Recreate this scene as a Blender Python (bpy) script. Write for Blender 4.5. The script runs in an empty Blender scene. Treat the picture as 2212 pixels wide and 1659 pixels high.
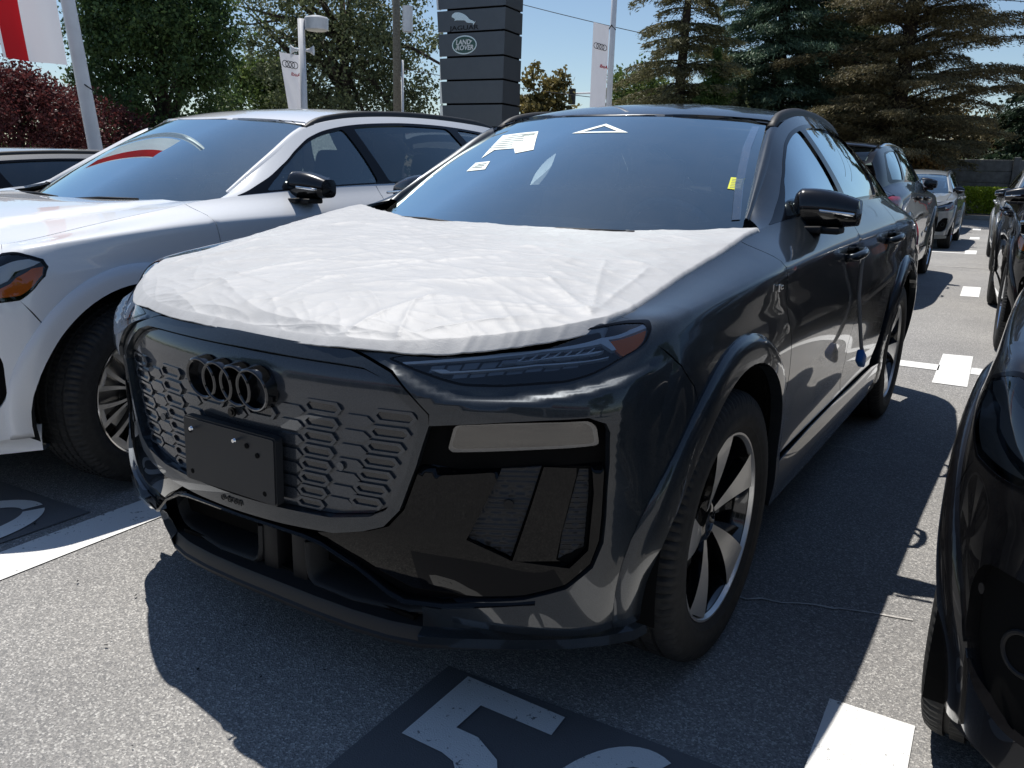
import bpy, bmesh, math, random
import numpy as np
from mathutils import Vector, Matrix
from mathutils.geometry import delaunay_2d_cdt
random.seed(7); rng = np.random.default_rng(7)
SC = bpy.context.scene
COL = SC.collection
R = math.radians
# ------------------------------------------------------------------ camera
cam_d = bpy.data.cameras.new('camera'); cam = bpy.data.objects.new('camera', cam_d); COL.objects.link(cam)
SC.camera = cam
def cam_axes(yaw, pitch, roll):
    cy, sy, cp, sp = math.cos(yaw), math.sin(yaw), math.cos(pitch), math.sin(pitch)
    f = Vector((sy*cp, cy*cp, -sp)); r = Vector((cy, -sy, 0)); d = f.cross(r)
    cr_, sr = math.cos(roll), math.sin(roll)
    return cr_*r+sr*d, -sr*r+cr_*d, f
_r, _d, _f = cam_axes(R(-32.001), R(14.570), R(-1.533))
mw = Matrix((( _r.x, -_d.x, -_f.x, 1.5667), (_r.y, -_d.y, -_f.y, -2.1006), (_r.z, -_d.z, -_f.z, 1.3163), (0, 0, 0, 1)))
cam.matrix_world = mw
cam_d.sensor_width = 36; cam_d.lens = 36*1791.5/2212
cam_d.clip_start = .05; cam_d.clip_end = 3000
# ------------------------------------------------------------------ sky, sun, exposure
SUN = Vector((-.36, .20, 1)).normalized()
elev = math.asin(SUN.z); azim = math.atan2(SUN.x, SUN.y)
world = bpy.data.worlds.new('World'); SC.world = world; world.use_nodes = True
wt = world.node_tree; wt.nodes.clear()
sky = wt.nodes.new('ShaderNodeTexSky'); sky.sky_type = 'NISHITA'; sky.sun_disc = False
sky.sun_elevation = elev; sky.sun_rotation = azim; sky.air_density = 1.0; sky.dust_density = .15; sky.ozone_density = 2.2; sky.altitude = 200
bgn = wt.nodes.new('ShaderNodeBackground'); bgn.inputs[1].default_value = .095
won = wt.nodes.new('ShaderNodeOutputWorld')
wt.links.new(sky.outputs[0], bgn.inputs[0]); wt.links.new(bgn.outputs[0], won.inputs[0])
sl = bpy.data.lights.new('sun', 'SUN'); sl.energy = 5.0; sl.angle = R(.53); sl.color = (1, .955, .89)
sun = bpy.data.objects.new('sun', sl); COL.objects.link(sun)
sun.rotation_euler = SUN.to_track_quat('Z', 'Y').to_euler(); sun.location = SUN*60
SC.view_settings.view_transform = 'Standard'; SC.view_settings.look = 'None'
SC.view_settings.exposure = .16; SC.view_settings.gamma = 1
SC.render.engine = 'CYCLES'
SC.cycles.max_bounces = 8; SC.cycles.transparent_max_bounces = 24; SC.cycles.caustics_reflective = False; SC.cycles.caustics_refractive = False
# ------------------------------------------------------------------ materials
def new_mat(name):
    m = bpy.data.materials.new(name); m.use_nodes = True
    t = m.node_tree; return m, t, t.nodes['Principled BSDF']
def N_(t, typ, **kw):
    n = t.nodes.new(typ)
    for k, v in kw.items(): setattr(n, k, v)
    return n
def ramp(t, fac, stops):
    n = t.nodes.new('ShaderNodeValToRGB'); cr_ = n.color_ramp
    while len(cr_.elements) < len(stops): cr_.elements.new(.5)
    for e, (p, c) in zip(cr_.elements, stops):
        e.position = p; e.color = c if len(c) == 4 else (*c, 1)
    t.links.new(fac, n.inputs[0]); return n.outputs[0]
def noise(t, scale, detail=4, rough=.55, vec=None, dist=0):
    n = t.nodes.new('ShaderNodeTexNoise'); n.inputs['Scale'].default_value = scale; n.inputs['Detail'].default_value = detail
    n.inputs['Roughness'].default_value = rough; n.inputs['Distortion'].default_value = dist
    if vec is not None: t.links.new(vec, n.inputs['Vector'])
    return n.outputs[0]
def objco(t):
    return t.nodes.new('ShaderNodeTexCoord').outputs['Object']
def bump(t, b, height, strength=.3, dist=.01):
    n = t.nodes.new('ShaderNodeBump'); n.inputs['Strength'].default_value = strength; n.inputs['Distance'].default_value = dist
    t.links.new(height, n.inputs['Height']); t.links.new(n.outputs[0], b.inputs['Normal']); return n
def simple(name, col, rough=.5, metal=0, coat=0, spec=.5, var=0, vscale=30, bmp=0, bscale=200, bdist=.002):
    m, t, b = new_mat(name)
    b.inputs['Base Color'].default_value = (*col, 1); b.inputs['Roughness'].default_value = rough
    b.inputs['Metallic'].default_value = metal; b.inputs['Coat Weight'].default_value = coat; b.inputs['Coat Roughness'].default_value = .03
    b.inputs['Specular IOR Level'].default_value = spec
    if var:
        c = objco(t); f = noise(t, vscale, 5, .6, c)
        a = tuple(max(0, x*(1-var)) for x in col); d = tuple(min(1, x*(1+var)) for x in col)
        t.links.new(ramp(t, f, [(.3, a), (.7, d)]), b.inputs['Base Color'])
    if bmp:
        c = objco(t); bump(t, b, noise(t, bscale, 3, .6, c), bmp, bdist)
    return m
def paint(name, col, metal=.55, rough=.32, flake=.35, dust=.0):
    m, t, b = new_mat(name); c = objco(t)
    v = N_(t, 'ShaderNodeTexVoronoi'); v.inputs['Scale'].default_value = 1400; t.links.new(c, v.inputs['Vector'])
    lo = tuple(x*(1-flake) for x in col); hi = tuple(min(1, x*(1+flake)) for x in col)
    bw = N_(t, 'ShaderNodeSeparateColor'); t.links.new(v.outputs['Color'], bw.inputs[0])
    col_o = ramp(t, bw.outputs[0], [(0, lo), (1, hi)])
    if dust:
        d = noise(t, 9, 8, .7, c); mx = N_(t, 'ShaderNodeMix', data_type='RGBA')
        t.links.new(ramp(t, d, [(.45, (0, 0, 0)), (.8, (dust, dust, dust))]), mx.inputs[0]); t.links.new(col_o, mx.inputs[6]); mx.inputs[7].default_value = (.25, .23, .2, 1)
        col_o = mx.outputs[2]
    t.links.new(col_o, b.inputs['Base Color'])
    b.inputs['Metallic'].default_value = metal; b.inputs['Roughness'].default_value = rough
    b.inputs['Coat Weight'].default_value = 1; b.inputs['Coat Roughness'].default_value = .012; b.inputs['Specular IOR Level'].default_value = .15
    bump(t, b, noise(t, 60, 2, .5, c), .012, .004)
    return m
def thin_glass(name, tint=(.5, .56, .57), refl=1.0, dirt=0, ior=1.5, gain=2.2, rc=(.86, .98, 1)):
    m, t, b = new_mat(name); t.nodes.remove(b)
    out = t.nodes['Material Output']
    tr = N_(t, 'ShaderNodeBsdfTransparent'); tr.inputs[0].default_value = (*tint, 1)
    gl = N_(t, 'ShaderNodeBsdfGlossy'); gl.inputs['Roughness'].default_value = .0; gl.inputs[0].default_value = (*[refl*q for q in rc], 1)
    fr = N_(t, 'ShaderNodeFresnel'); fr.inputs[0].default_value = ior
    mu = N_(t, 'ShaderNodeMath', operation='MULTIPLY', use_clamp=True); t.links.new(fr.outputs[0], mu.inputs[0]); mu.inputs[1].default_value = gain
    mx = N_(t, 'ShaderNodeMixShader'); t.links.new(mu.outputs[0], mx.inputs[0]); t.links.new(tr.outputs[0], mx.inputs[1]); t.links.new(gl.outputs[0], mx.inputs[2])
    last = mx.outputs[0]
    if dirt:
        c = objco(t); df = N_(t, 'ShaderNodeBsdfDiffuse'); df.inputs[0].default_value = (.6, .58, .55, 1)
        n1 = noise(t, 7, 6, .7, c); n2 = noise(t, 260, 2, .6, c)
        a = ramp(t, n1, [(.35, (.25, .25, .25)), (.75, (1, 1, 1))]); s = ramp(t, n2, [(.69, (0, 0, 0)), (.73, (1, 1, 1))])
        m1 = N_(t, 'ShaderNodeMath', operation='MULTIPLY'); t.links.new(a, m1.inputs[0]); m1.inputs[1].default_value = dirt
        m2 = N_(t, 'ShaderNodeMath', operation='MULTIPLY_ADD', use_clamp=True); t.links.new(s, m2.inputs[0]); m2.inputs[1].default_value = dirt*7; t.links.new(m1.outputs[0], m2.inputs[2])
        mx2 = N_(t, 'ShaderNodeMixShader'); t.links.new(m2.outputs[0], mx2.inputs[0]); t.links.new(last, mx2.inputs[1]); t.links.new(df.outputs[0], mx2.inputs[2]); last = mx2.outputs[0]
    t.links.new(last, out.inputs[0]); return m
M = {}
M['grey_paint'] = paint('grey_paint', (.021, .027, .034), .3, .32, .5, .05)
M['grille_paint'] = paint('grille_paint', (.048, .055, .065), .35, .24, .3)
M['white_paint'] = paint('white_paint', (.72, .74, .765), .0, .35, .04)
M['black_paint'] = paint('black_paint', (.006, .006, .007), .2, .25, .3, .05)
M['dark_paint'] = paint('dark_paint', (.014, .013, .012), .4, .3, .3, .06)
M['silver_paint'] = paint('silver_paint', (.42, .43, .43), .7, .35, .1)
M['nardo_paint'] = paint('nardo_paint', (.27, .29, .30), .2, .3, .1)
M['bronze_paint'] = paint('bronze_paint', (.42, .40, .36), .7, .33, .15)
M['piano'] = simple('piano_black', (.0025, .0025, .003), .02, 0, 0, .27)
M['plastic'] = simple('matte_plastic', (.017, .018, .020), .55, 0, 0, .4, bmp=.15, bscale=900, bdist=.001)
M['plastic_dark'] = simple('dark_plastic', (.007, .007, .008), .6, 0, 0, .35)
M['void'] = simple('dark_cavity', (.004, .004, .004), .9, 0, 0, .1)
M['chrome'] = simple('chrome', (.75, .76, .78), .08, 1)
M['machined'] = simple('machined_alloy', (.66, .66, .65), .34, .85, .4, bmp=.05, bscale=600)
M['black_chrome'] = simple('black_chrome', (.05, .052, .056), .10, .9, .6)
M['rubber'] = simple('tyre_rubber', (.024, .024, .0235), .72, 0, 0, .35, .35, 40, .25, 300, .002)
M['rim_black'] = simple('gloss_black_rim', (.006, .006, .007), .12, 0, 1)
M['windshield'] = thin_glass('windshield_glass', (.82, .92, .92), 1.0, .026, gain=5.4, rc=(.84, 1, 1))
M['sideglass'] = thin_glass('side_glass', (.30, .36, .37), 1, .012, gain=3.5)
M['privacy'] = thin_glass('privacy_glass', (.06, .065, .07), 1, .012, gain=2.5)
M['lens'] = thin_glass('lamp_lens', (.93, .95, .96), 1, .0, gain=1.7, rc=(1, 1, 1))
M['smoke_lens'] = thin_glass('smoked_lens', (.30, .31, .32), 1, .0)
M['amber'] = simple('amber_reflector', (1, .19, .012), .4, 0, 0, .1)
M['red_lamp'] = simple('red_lamp', (.35, .01, .012), .1, 0, 1)
M['frit'] = simple('black_frit', (.006, .007, .008), .3, 0, 1)
M['interior'] = simple('interior_plastic', (.13, .135, .14), .7, var=.2)  # black trim made grey: sunlight on the dash is put into the colour
M['seat'] = simple('seat_leather', (.07, .07, .075), .5, bmp=.2, bscale=120)
M['paper'] = simple('paper', (.86, .93, .89), .7)
M['ink'] = simple('ink', (.22, .27, .26), .7)
M['yellow'] = simple('yellow_sticker', (.72, .74, .03), .6)
M['blue_foam'] = simple('blue_foam', (.02, .16, .52), .6, bmp=.2, bscale=300)
M['strap'] = simple('grey_strap', (.26, .27, .28), .6)
# ------------------------------------------------------------------ mesh helpers
def link(name, me, parent=None, mats=None, smooth=True):
    o = bpy.data.objects.new(name, me); COL.objects.link(o)
    if parent is not None: o.parent = parent
    if mats is not None:
        for m in (mats if isinstance(mats, (list, tuple)) else [mats]): me.materials.append(M[m] if isinstance(m, str) else m)
    return o
def mesh_obj(name, V, F, mat, parent=None, normals=None, smooth=True, midx=None):
    me = bpy.data.meshes.new(name)
    me.from_pydata([tuple(map(float, v)) for v in V], [], [tuple(map(int, f)) for f in F]); me.update()
    o = link(name, me, parent, mat)
    if smooth: me.polygons.foreach_set('use_smooth', [True]*len(me.polygons))
    if midx is not None: me.polygons.foreach_set('material_index', list(map(int, midx)))
    if normals is not None: me.normals_split_custom_set_from_vertices([tuple(map(float, n)) for n in normals])
    return o
def bm_obj(name, bm, mat, parent=None, smooth=False, angle=None):
    me = bpy.data.meshes.new(name); bm.normal_update(); bm.to_mesh(me); bm.free()
    o = link(name, me, parent, mat)
    if smooth or angle is not None:
        me.polygons.foreach_set('use_smooth', [True]*len(me.polygons))
        if angle is not None: me.set_sharp_from_angle(angle=R(angle))
    return o
def tag(o, label, cat, group=None, kind=None):
    if label: o['label'] = label
    if cat: o['category'] = cat
    if group: o['group'] = group
    if kind: o['kind'] = kind
    return o
def empty(name, loc=(0, 0, 0), rz=0, parent=None):
    o = bpy.data.objects.new(name, None); COL.objects.link(o); o.location = loc; o.rotation_euler = (0, 0, rz)
    o.empty_display_size = .1
    if parent is not None: o.parent = parent
    return o
def box(bm, c, s, rot=None, bev=0):
    r = bmesh.ops.create_cube(bm, size=1); vs = r['verts']
    for v in vs: v.co = Vector((v.co.x*s[0], v.co.y*s[1], v.co.z*s[2]))
    if bev:
        es = list({e for v in vs for e in v.link_edges}); g = bmesh.ops.bevel(bm, geom=es, offset=bev, segments=2, affect='EDGES', profile=.5)
        vs = list({v for f in g['faces'] for v in f.verts} | {v for v in vs if v.is_valid})
    for v in vs:
        if rot is not None: v.co = rot @ v.co
        v.co += Vector(c)
    return vs
def tube(bm, pts, rad, seg=8, cap=True, closed=False):
    pts = [Vector(p) for p in pts]; n = len(pts); rings = []
    rads = rad if isinstance(rad, (list, tuple)) else [rad]*n
    up0 = Vector((0, 0, 1))
    for i, p in enumerate(pts):
        if closed: d = pts[(i+1) % n]-pts[i-1]
        else: d = pts[min(i+1, n-1)]-pts[max(i-1, 0)]
        d.normalize(); s = d.cross(up0)
        if s.length < 1e-3: s = d.cross(Vector((0, 1, 0)))
        s.normalize(); u = s.cross(d)
        rings.append([bm.verts.new(p+(s*math.cos(a)+u*math.sin(a))*rads[i]) for a in [2*math.pi*k/seg for k in range(seg)]])
    m = n if closed else n-1
    for i in range(m):
        a, b = rings[i], rings[(i+1) % n]
        for k in range(seg): bm.faces.new((a[k], a[(k+1) % seg], b[(k+1) % seg], b[k]))
    if cap and not closed: bm.faces.new(rings[0][::-1]); bm.faces.new(rings[-1])
def lathe(prof, seg, axis='x'):
    V = []; F = []; n = len(prof)
    for k in range(seg):
        a = 2*math.pi*k/seg
        for (r, h) in prof: V.append((h, r*math.cos(a), r*math.sin(a)) if axis == 'x' else (r*math.cos(a), r*math.sin(a), h))
    for k in range(seg):
        k2 = (k+1) % seg
        for i in range(n-1): F.append((k*n+i, k*n+i+1, k2*n+i+1, k2*n+i))
    return V, F
def grid_mesh(P, closed_u=False):
    a, b = P.shape[:2]; V = P.reshape(-1, 3); F = []
    for i in range(a-1):
        for j in range(b-1): F.append((i*b+j, (i+1)*b+j, (i+1)*b+j+1, i*b+j+1))
    return V, F
def rnd(poly, r, n=4):
    # round polygon corners; r may be a list
    out = []; m = len(poly)
    for i in range(m):
        p = np.array(poly[i], float); a = np.array(poly[i-1], float); b = np.array(poly[(i+1) % m], float)
        rr = r[i] if isinstance(r, (list, tuple)) else r
        la, lb = np.linalg.norm(a-p), np.linalg.norm(b-p); q = min(rr, la*.45, lb*.45)
        if q < 1e-4: out.append(tuple(p)); continue
        s, e = p+(a-p)/la*q, p+(b-p)/lb*q
        for k in range(n+1):
            t = k/n; out.append(tuple((1-t)**2*s+2*t*(1-t)*p+t*t*e))
    return out
def in_poly(pts, poly):
    x, y = pts[:, 0], pts[:, 1]; c = np.zeros(len(pts), bool); n = len(poly); j = n-1
    for i in range(n):
        xi, yi = poly[i]; xj, yj = poly[j]
        if yi != yj: c ^= ((yi > y) != (yj > y)) & (x < (xj-xi)*(y-yi)/(yj-yi)+xi)
        j = i
    return c
def seg_dist(pts, poly):
    d = np.full(len(pts), 1e9); n = len(poly)
    for i in range(n):
        a = np.array(poly[i]); b = np.array(poly[(i+1) % n]); ab = b-a; L = ab@ab+1e-12
        t = np.clip(((pts-a)@ab)/L, 0, 1); d = np.minimum(d, np.hypot(*(pts-(a+t[:, None]*ab)).T))
    return d
def dens(poly, step):
    out = []; n = len(poly)
    for i in range(n):
        a = np.array(poly[i], float); b = np.array(poly[(i+1) % n], float); k = max(1, int(np.ceil(np.hypot(*(b-a))/step)))
        for q in range(k): out.append(tuple(a+(b-a)*q/k))
    return out
def panel(name, S, outer, holes, mat, parent, off=0., skirt=.012, step=.022, sc=(.2, .085), flip=False):
    """A sheet cut out of the surface S(u,v) by polygons in (u,v), with turned-in edges."""
    sc = np.array(sc); polys = [np.array(outer, float)*sc]+[np.array(h, float)*sc for h in holes]
    polys = [np.array(dens(p, step)) for p in polys]
    vs = []; es = []
    for p in polys:
        b = len(vs); n = len(p); vs += [tuple(q) for q in p]; es += [(b+i, b+(i+1) % n) for i in range(n)]
    lo, hi = polys[0].min(0), polys[0].max(0)
    gx = np.arange(lo[0]+step*.5, hi[0], step); gy = np.arange(lo[1]+step*.5, hi[1], step*.866)
    if len(gx) and len(gy):
        G = np.array([(x+(step*.5 if j % 2 else 0), y) for j, y in enumerate(gy) for x in gx])
        ok = in_poly(G, polys[0])
        for h in polys[1:]: ok &= ~in_poly(G, h)
        for p in polys: ok &= seg_dist(G, p) > step*.5
        vs += [tuple(q) for q in G[ok]]
    V2, E2, F2 = delaunay_2d_cdt([Vector(v) for v in vs], es, [], 0, 1e-7)[:3]
    V2 = np.array([tuple(v) for v in V2]); F2 = np.array([f for f in F2 if len(f) == 3])
    cen = V2[F2].mean(1); ok = in_poly(cen, polys[0])
    for h in polys[1:]: ok &= ~in_poly(cen, h)
    F2 = F2[ok]
    uv = V2/sc
    fo = off if callable(off) else (lambda q: np.full(len(q), float(off)))
    def base(q): return S(q[:, 0], q[:, 1])
    e = 1e-3
    def nrm(fn, q):
        du = fn(q+[e, 0])-fn(q-[e, 0]); dv = fn(q+[0, e])-fn(q-[0, e]); n = np.cross(du, dv)
        return n/(np.linalg.norm(n, axis=1)[:, None]+1e-12)
    nb = nrm(base, uv)
    def full(q): return base(q)+nrm(base, q)*fo(q)[:, None]
    P = full(uv); n = nrm(full, uv) if callable(off) else nb
    # orient triangles
    a, b, c = P[F2[:, 0]], P[F2[:, 1]], P[F2[:, 2]]
    wrong = (np.cross(b-a, c-a)*nb[F2].mean(1)).sum(1) < 0
    F2[wrong] = F2[wrong][:, ::-1]
    used = np.unique(F2); rem = np.full(len(P), -1); rem[used] = np.arange(len(used))
    P = P[used]; n = n[used]; nbu = nb[used]; F = [tuple(rem[f]) for f in F2]
    Vall = [P]; Nall = [n]
    if skirt:
        cnt = {}
        for f in F:
            for k in range(3):
                ed = (f[k], f[(k+1) % 3]); cnt[ed] = 1
        bd = [ed for ed in cnt if (ed[1], ed[0]) not in cnt]
        base_i = len(P); sv = []; sn = []
        for (i, j) in bd:
            d = P[j]-P[i]; o_ = np.cross(d, nbu[i]); o_ /= np.linalg.norm(o_)+1e-12
            k = base_i+len(sv); sv += [P[i], P[j], P[j]-nbu[j]*skirt, P[i]-nbu[i]*skirt]; sn += [o_]*4
            F.append((k+1, k, k+3, k+2))
        if sv: Vall.append(np.array(sv)); Nall.append(np.array(sn))
    return mesh_obj(name, np.vstack(Vall), F, mat, parent, np.vstack(Nall))
# ------------------------------------------------------------------ car body surface (control net, front faces -Y, x = 0 is the centre line, ground z = 0)
def body_net():
    plan=[(0,-.85),(.28,-.828),(.52,-.77),(.715,-.668),(.85,-.57),(.928,-.46),(.956,-.34),(.966,-.1),(.968,.2),(.965,.55),(.962,1.1),(.962,1.7),(.966,2.3),(.97,2.9),(.963,3.3),(.93,3.6),(.80,3.80),(.45,3.89),(0,3.92)]
    fz=[.30,.40,.50,.60,.70,.78,.86,.92]
    sz=[.25,.36,.47,.60,.72,.83,.92]
    soff=[-.045,-.03,-.012,0,.002,-.002,-.014]
    doff=[-.03,-.012,-.032,-.024,-.008,0,-.008]
    sh={5:(.885,-.42,.985),6:(.907,-.29,1.0),7:(.925,-.04,1.025),8:(.935,.22,1.045),9:(.935,.53,1.06),10:(.93,1.1,1.07),11:(.93,1.7,1.08),12:(.935,2.3,1.09),13:(.94,2.9,1.09),14:(.92,3.3,1.08),15:(.87,3.58,1.07),16:(.76,3.77,1.06),17:(.42,3.86,1.05),18:(0,3.89,1.05)}
    top={0:(0,-.79,.938),1:(.28,-.772,.940),2:(.5,-.715,.95),3:(.67,-.57,.97),4:(.77,-.475,.995),5:(.79,-.39,1.005),6:(.79,-.28,1.02),7:(.795,-.06,1.06),8:(.81,.2,1.105),9:(.815,.5,1.15),10:(.86,1.1,1.19),11:(.855,1.7,1.21),12:(.85,2.3,1.22),13:(.82,2.9,1.215),14:(.76,3.28,1.19),15:(.70,3.52,1.15),16:(.60,3.68,1.12),17:(.35,3.76,1.11),18:(0,3.78,1.11)}
    N=np.zeros((19,9,3))
    for i,(x,y) in enumerate(plan):
        if i<5:
            for j,z in enumerate(fz):
                ln=((3.5*(z-.82)**2 if i<3 else 4.5*(z-.80)**2) if z>.82 else 0)+([.8,.8,.6,.1,0][i]*(.5-z)**1.5 if z<.5 else 0)
                xx=x
                if i==4: xx=x-(.1*(.5-z)**1.5 if z<.5 else 0)-(1.0*(z-.82)**2 if z>.82 else 0)
                N[i,j]=(xx,y+ln,z)
            if i==4: N[i,7,2]=.935
        else:
            w=0 if i<9 or i>12 else (.6 if i in(9,12) else 1)
            for j,z in enumerate(sz):
                o=soff[j]*(1-w)+doff[j]*w
                if i<15: N[i,j]=(x+o,y,z)
                else: N[i,j]=(x*(1+o/.97),y+o*.8*(i-14)/4,z+(.12 if j==0 else 0))
                if i==5: N[i,j]=(x+o*.8,y+max(0,.5-z)*.12+max(0,z-.8)*.2,[.30,.40,.49,.60,.71,.80,.89][j])
            N[i,7]=sh[i]
        N[i,8]=top[i]
    return N
def cr4(p0,p1,p2,p3,t): return .5*((2*p1)+(-p0+p2)*t+(2*p0-5*p1+4*p2-p3)*t*t+(-p0+3*p1-3*p2+p3)*t**3)
def make_surf(N):
    n,m,_=N.shape
    A=np.zeros((n+2,m+2,3)); A[1:-1,1:-1]=N
    A[0,1:-1]=N[1]*[-1,1,1]; A[-1,1:-1]=N[-2]*[-1,1,1]
    A[:,0]=2*A[:,1]-A[:,2]; A[:,-1]=2*A[:,-2]-A[:,-3]
    def S(u,v):
        u=np.asarray(u,float); v=np.asarray(v,float)
        sg=np.where(u<0,-1.,1.); uu=np.clip(np.abs(u),0,n-1-1e-9); vv=np.clip(v,0,m-1-1e-9)
        i=uu.astype(int); j=vv.astype(int); a=(uu-i)[...,None]; b=(vv-j)[...,None]
        p=cr4(*[cr4(A[i,j+d],A[i+1,j+d],A[i+2,j+d],A[i+3,j+d],a) for d in range(4)],b).copy()
        p[...,0]*=sg
        return p
    return S
S=make_surf(body_net())
_U,_V=np.meshgrid(np.linspace(0,18,721),np.linspace(0,8,161),indexing='ij'); _Q=S(_U,_V)
def inv(pts,ax,lo,hi):
    out=[]
    m=(_U>=lo)&(_U<=hi)
    for p in pts:
        sg=-1 if (ax==0 and p[0]<0) else 1
        a=abs(p[0]) if ax==0 else p[0]
        d=np.where(m,(_Q[...,ax]-a)**2+(_Q[...,2]-p[1])**2,9e9); k=np.unravel_index(d.argmin(),d.shape)
        q=np.array([_U[k],_V[k]])
        for _ in range(5):
            e=1e-3; f=S(q[0],q[1])[[ax,2]]-[a,p[1]]
            J=np.c_[(S(q[0]+e,q[1])-S(q[0]-e,q[1]))[[ax,2]],(S(q[0],q[1]+e)-S(q[0],q[1]-e))[[ax,2]]]/(2*e)
            if abs(np.linalg.det(J))<1e-6: break
            st=np.linalg.solve(J,f); q=q-np.clip(st,-.2,.2); q[0]=np.clip(q[0],lo,hi); q[1]=np.clip(q[1],0,8)
        out.append((sg*q[0],q[1]))
    return out
def FR(pts): return inv(pts,0,0,5.2)
def SD(pts): return inv(pts,1,4.3,15.4)
def mir(p): return [(-a,b) for a,b in p]
def both(fn):
    for s in (1,-1): fn(s,(lambda p: p) if s>0 else mir)
def edge8(a,b,n=12): return [(a+(b-a)*k/n,8.) for k in range(n+1)]
ARC_Z=.385
def arc(yc,r,a0,a1,n=40): return [(yc+r*math.cos(R(a0+(a1-a0)*k/n)),ARC_Z+r*math.sin(R(a0+(a1-a0)*k/n))) for k in range(n+1)]
# ---- outlines on the nose, in metres (x, z)
GR_OUT=[(0,.926),(.33,.920),(.40,.900),(.44,.886),(.528,.808),(.530,.785),(.503,.690),(.466,.583),(.430,.540),(.380,.520),(.300,.500),(.15,.492),(0,.490)]
GR_IN=[(0,.896),(.32,.893),(.372,.891),(.415,.878),(.506,.806),(.511,.782),(.480,.664),(.457,.615),(.434,.578),(.396,.557),(.296,.537),(.15,.532),(0,.531)]
HL=[(.418,.915),(.498,.933),(.633,.953),(.69,.966),(.787,.990),(.815,.996),(.861,1.0),(.878,.987),(.880,.958),(.846,.928),(.807,.897),(.766,.882),(.656,.871),(.588,.871),(.551,.879),(.481,.897)]
MASK_R=[(.453,.346),(.60,.372),(.715,.39),(.795,.42),(.839,.47),(.852,.527),(.854,.587),(.853,.715),(.849,.784),(.841,.803),(.815,.813),(.779,.809),(.666,.80),(.571,.79),(.533,.785)]
MASK_L=[(.506,.690),(.469,.583),(.433,.538),(.382,.517),(.302,.497),(.24,.482),(.346,.42)]
CLR=[(.25,.469),(.346,.413),(.448,.343)]
def full(h): return h+[(-x,z) for x,z in h[::-1] if abs(x)>1e-6]
# ---- bonnet, windscreen, cabin side and roof surfaces
def lerp(a,b,t): return a+(b-a)*t
def pl(t,pts):
    pts=np.array(pts,float); n=len(pts); x=np.clip(np.asarray(t,float),0,1)*(n-1); i=np.minimum(x.astype(int),n-2); f=(x-i)[...,None]
    e=np.vstack([2*pts[0]-pts[1],pts,2*pts[-1]-pts[-2]])
    return cr4(e[i],e[i+1],e[i+2],e[i+3],f)
HC=[(-.79,.936),(-.735,.968),(-.62,1.003),(-.42,1.044),(-.18,1.078),(.07,1.103),(.30,1.118)]
def HOOD(a,b):
    a=np.asarray(a,float); b=np.asarray(b,float); bb=np.clip(b,0,1)
    E_=S(4.25+bb*(9.02-4.25),np.full_like(bb,8.)); c=pl(bb,HC); q=np.abs(a)
    ex=lerp(3.2,2.3,bb)
    y=c[...,0]+(E_[...,1]-c[...,0])*q**ex
    z=c[...,1]+(E_[...,2]-c[...,1])*q**lerp(3.4,3.0,bb)
    return np.stack([a*E_[...,0],y,z],-1)
def WS(s,t):
    s=np.asarray(s,float); t=np.asarray(t,float)
    x=s*(.742*(1-t)+.60*t); yb=.27+.33*s**2; yt=1.12+.12*s**2; zb=1.10+.048*s**2; zt=1.56-.06*s**2
    return np.stack([x,yb*(1-t)+yt*t,zb*(1-t)+zt*t+.07*t*(1-t)],-1)
class Cabin:
    def __init__(s,T,C,ubelt=(9.02,15.3),hdr=(.92,.13)):
        s.T=T; s.C=C; s.ub=ubelt; s.hdr=hdr
    def top(s,a): return pl(a,s.T)
    def belt(s,a): a=np.asarray(a,float); return S(s.ub[0]+a*(s.ub[1]-s.ub[0]),np.full_like(a,8.))
    def side(s,u,v):
        # u 0..10 along the car (negative = other side), v 0..1 upward
        u=np.asarray(u,float); v=np.asarray(v,float); a=np.abs(u)/10
        p=lerp(s.belt(a),s.top(a),v[...,None]).copy(); h=np.linalg.norm(s.top(a)-s.belt(a),axis=-1)
        p[...,0]+=.16*h*v*(1-v); p[...,0]*=np.where(u<0,-1,1); return p
    def roof(s,u,v):
        # u -1..1 across, v 0..1 front to rear
        u=np.asarray(u,float); v=np.asarray(v,float)
        t=s.top(.222+.778*v); c=pl(v,s.C); q=np.abs(u)
        f=s.hdr[0]+s.hdr[1]*u**2; w=WS(u,f); k=np.clip(1-v/.10,0,1)[...,None]
        x=u*t[...,0]; y=c[...,0]+(t[...,1]-c[...,0])*q**2; z=c[...,1]+(t[...,2]-c[...,1])*q**2.4
        return lerp(np.stack([x,y,z],-1),w,k**2)
SPORT=Cabin([(.757,.61,1.168),(.708,.94,1.345),(.654,1.195,1.482),(.632,1.5,1.548),(.612,1.9,1.568),(.602,2.3,1.552),(.596,2.7,1.495),(.585,3.05,1.40),(.575,3.35,1.29),(.565,3.55,1.18)],
    [(1.06,1.545),(1.35,1.592),(1.7,1.622),(2.1,1.628),(2.5,1.604),(2.85,1.548),(3.15,1.46),(3.4,1.36),(3.6,1.25),(3.72,1.16)])
ESTATE=Cabin([(.757,.61,1.168),(.708,.94,1.345),(.654,1.195,1.482),(.635,1.5,1.552),(.622,1.9,1.588),(.618,2.3,1.600),(.615,2.7,1.595),(.612,3.05,1.575),(.60,3.35,1.525),(.585,3.55,1.40)],
    [(1.06,1.545),(1.35,1.592),(1.7,1.628),(2.1,1.645),(2.5,1.65),(2.85,1.642),(3.15,1.625),(3.4,1.585),(3.58,1.48),(3.72,1.30)])
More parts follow.
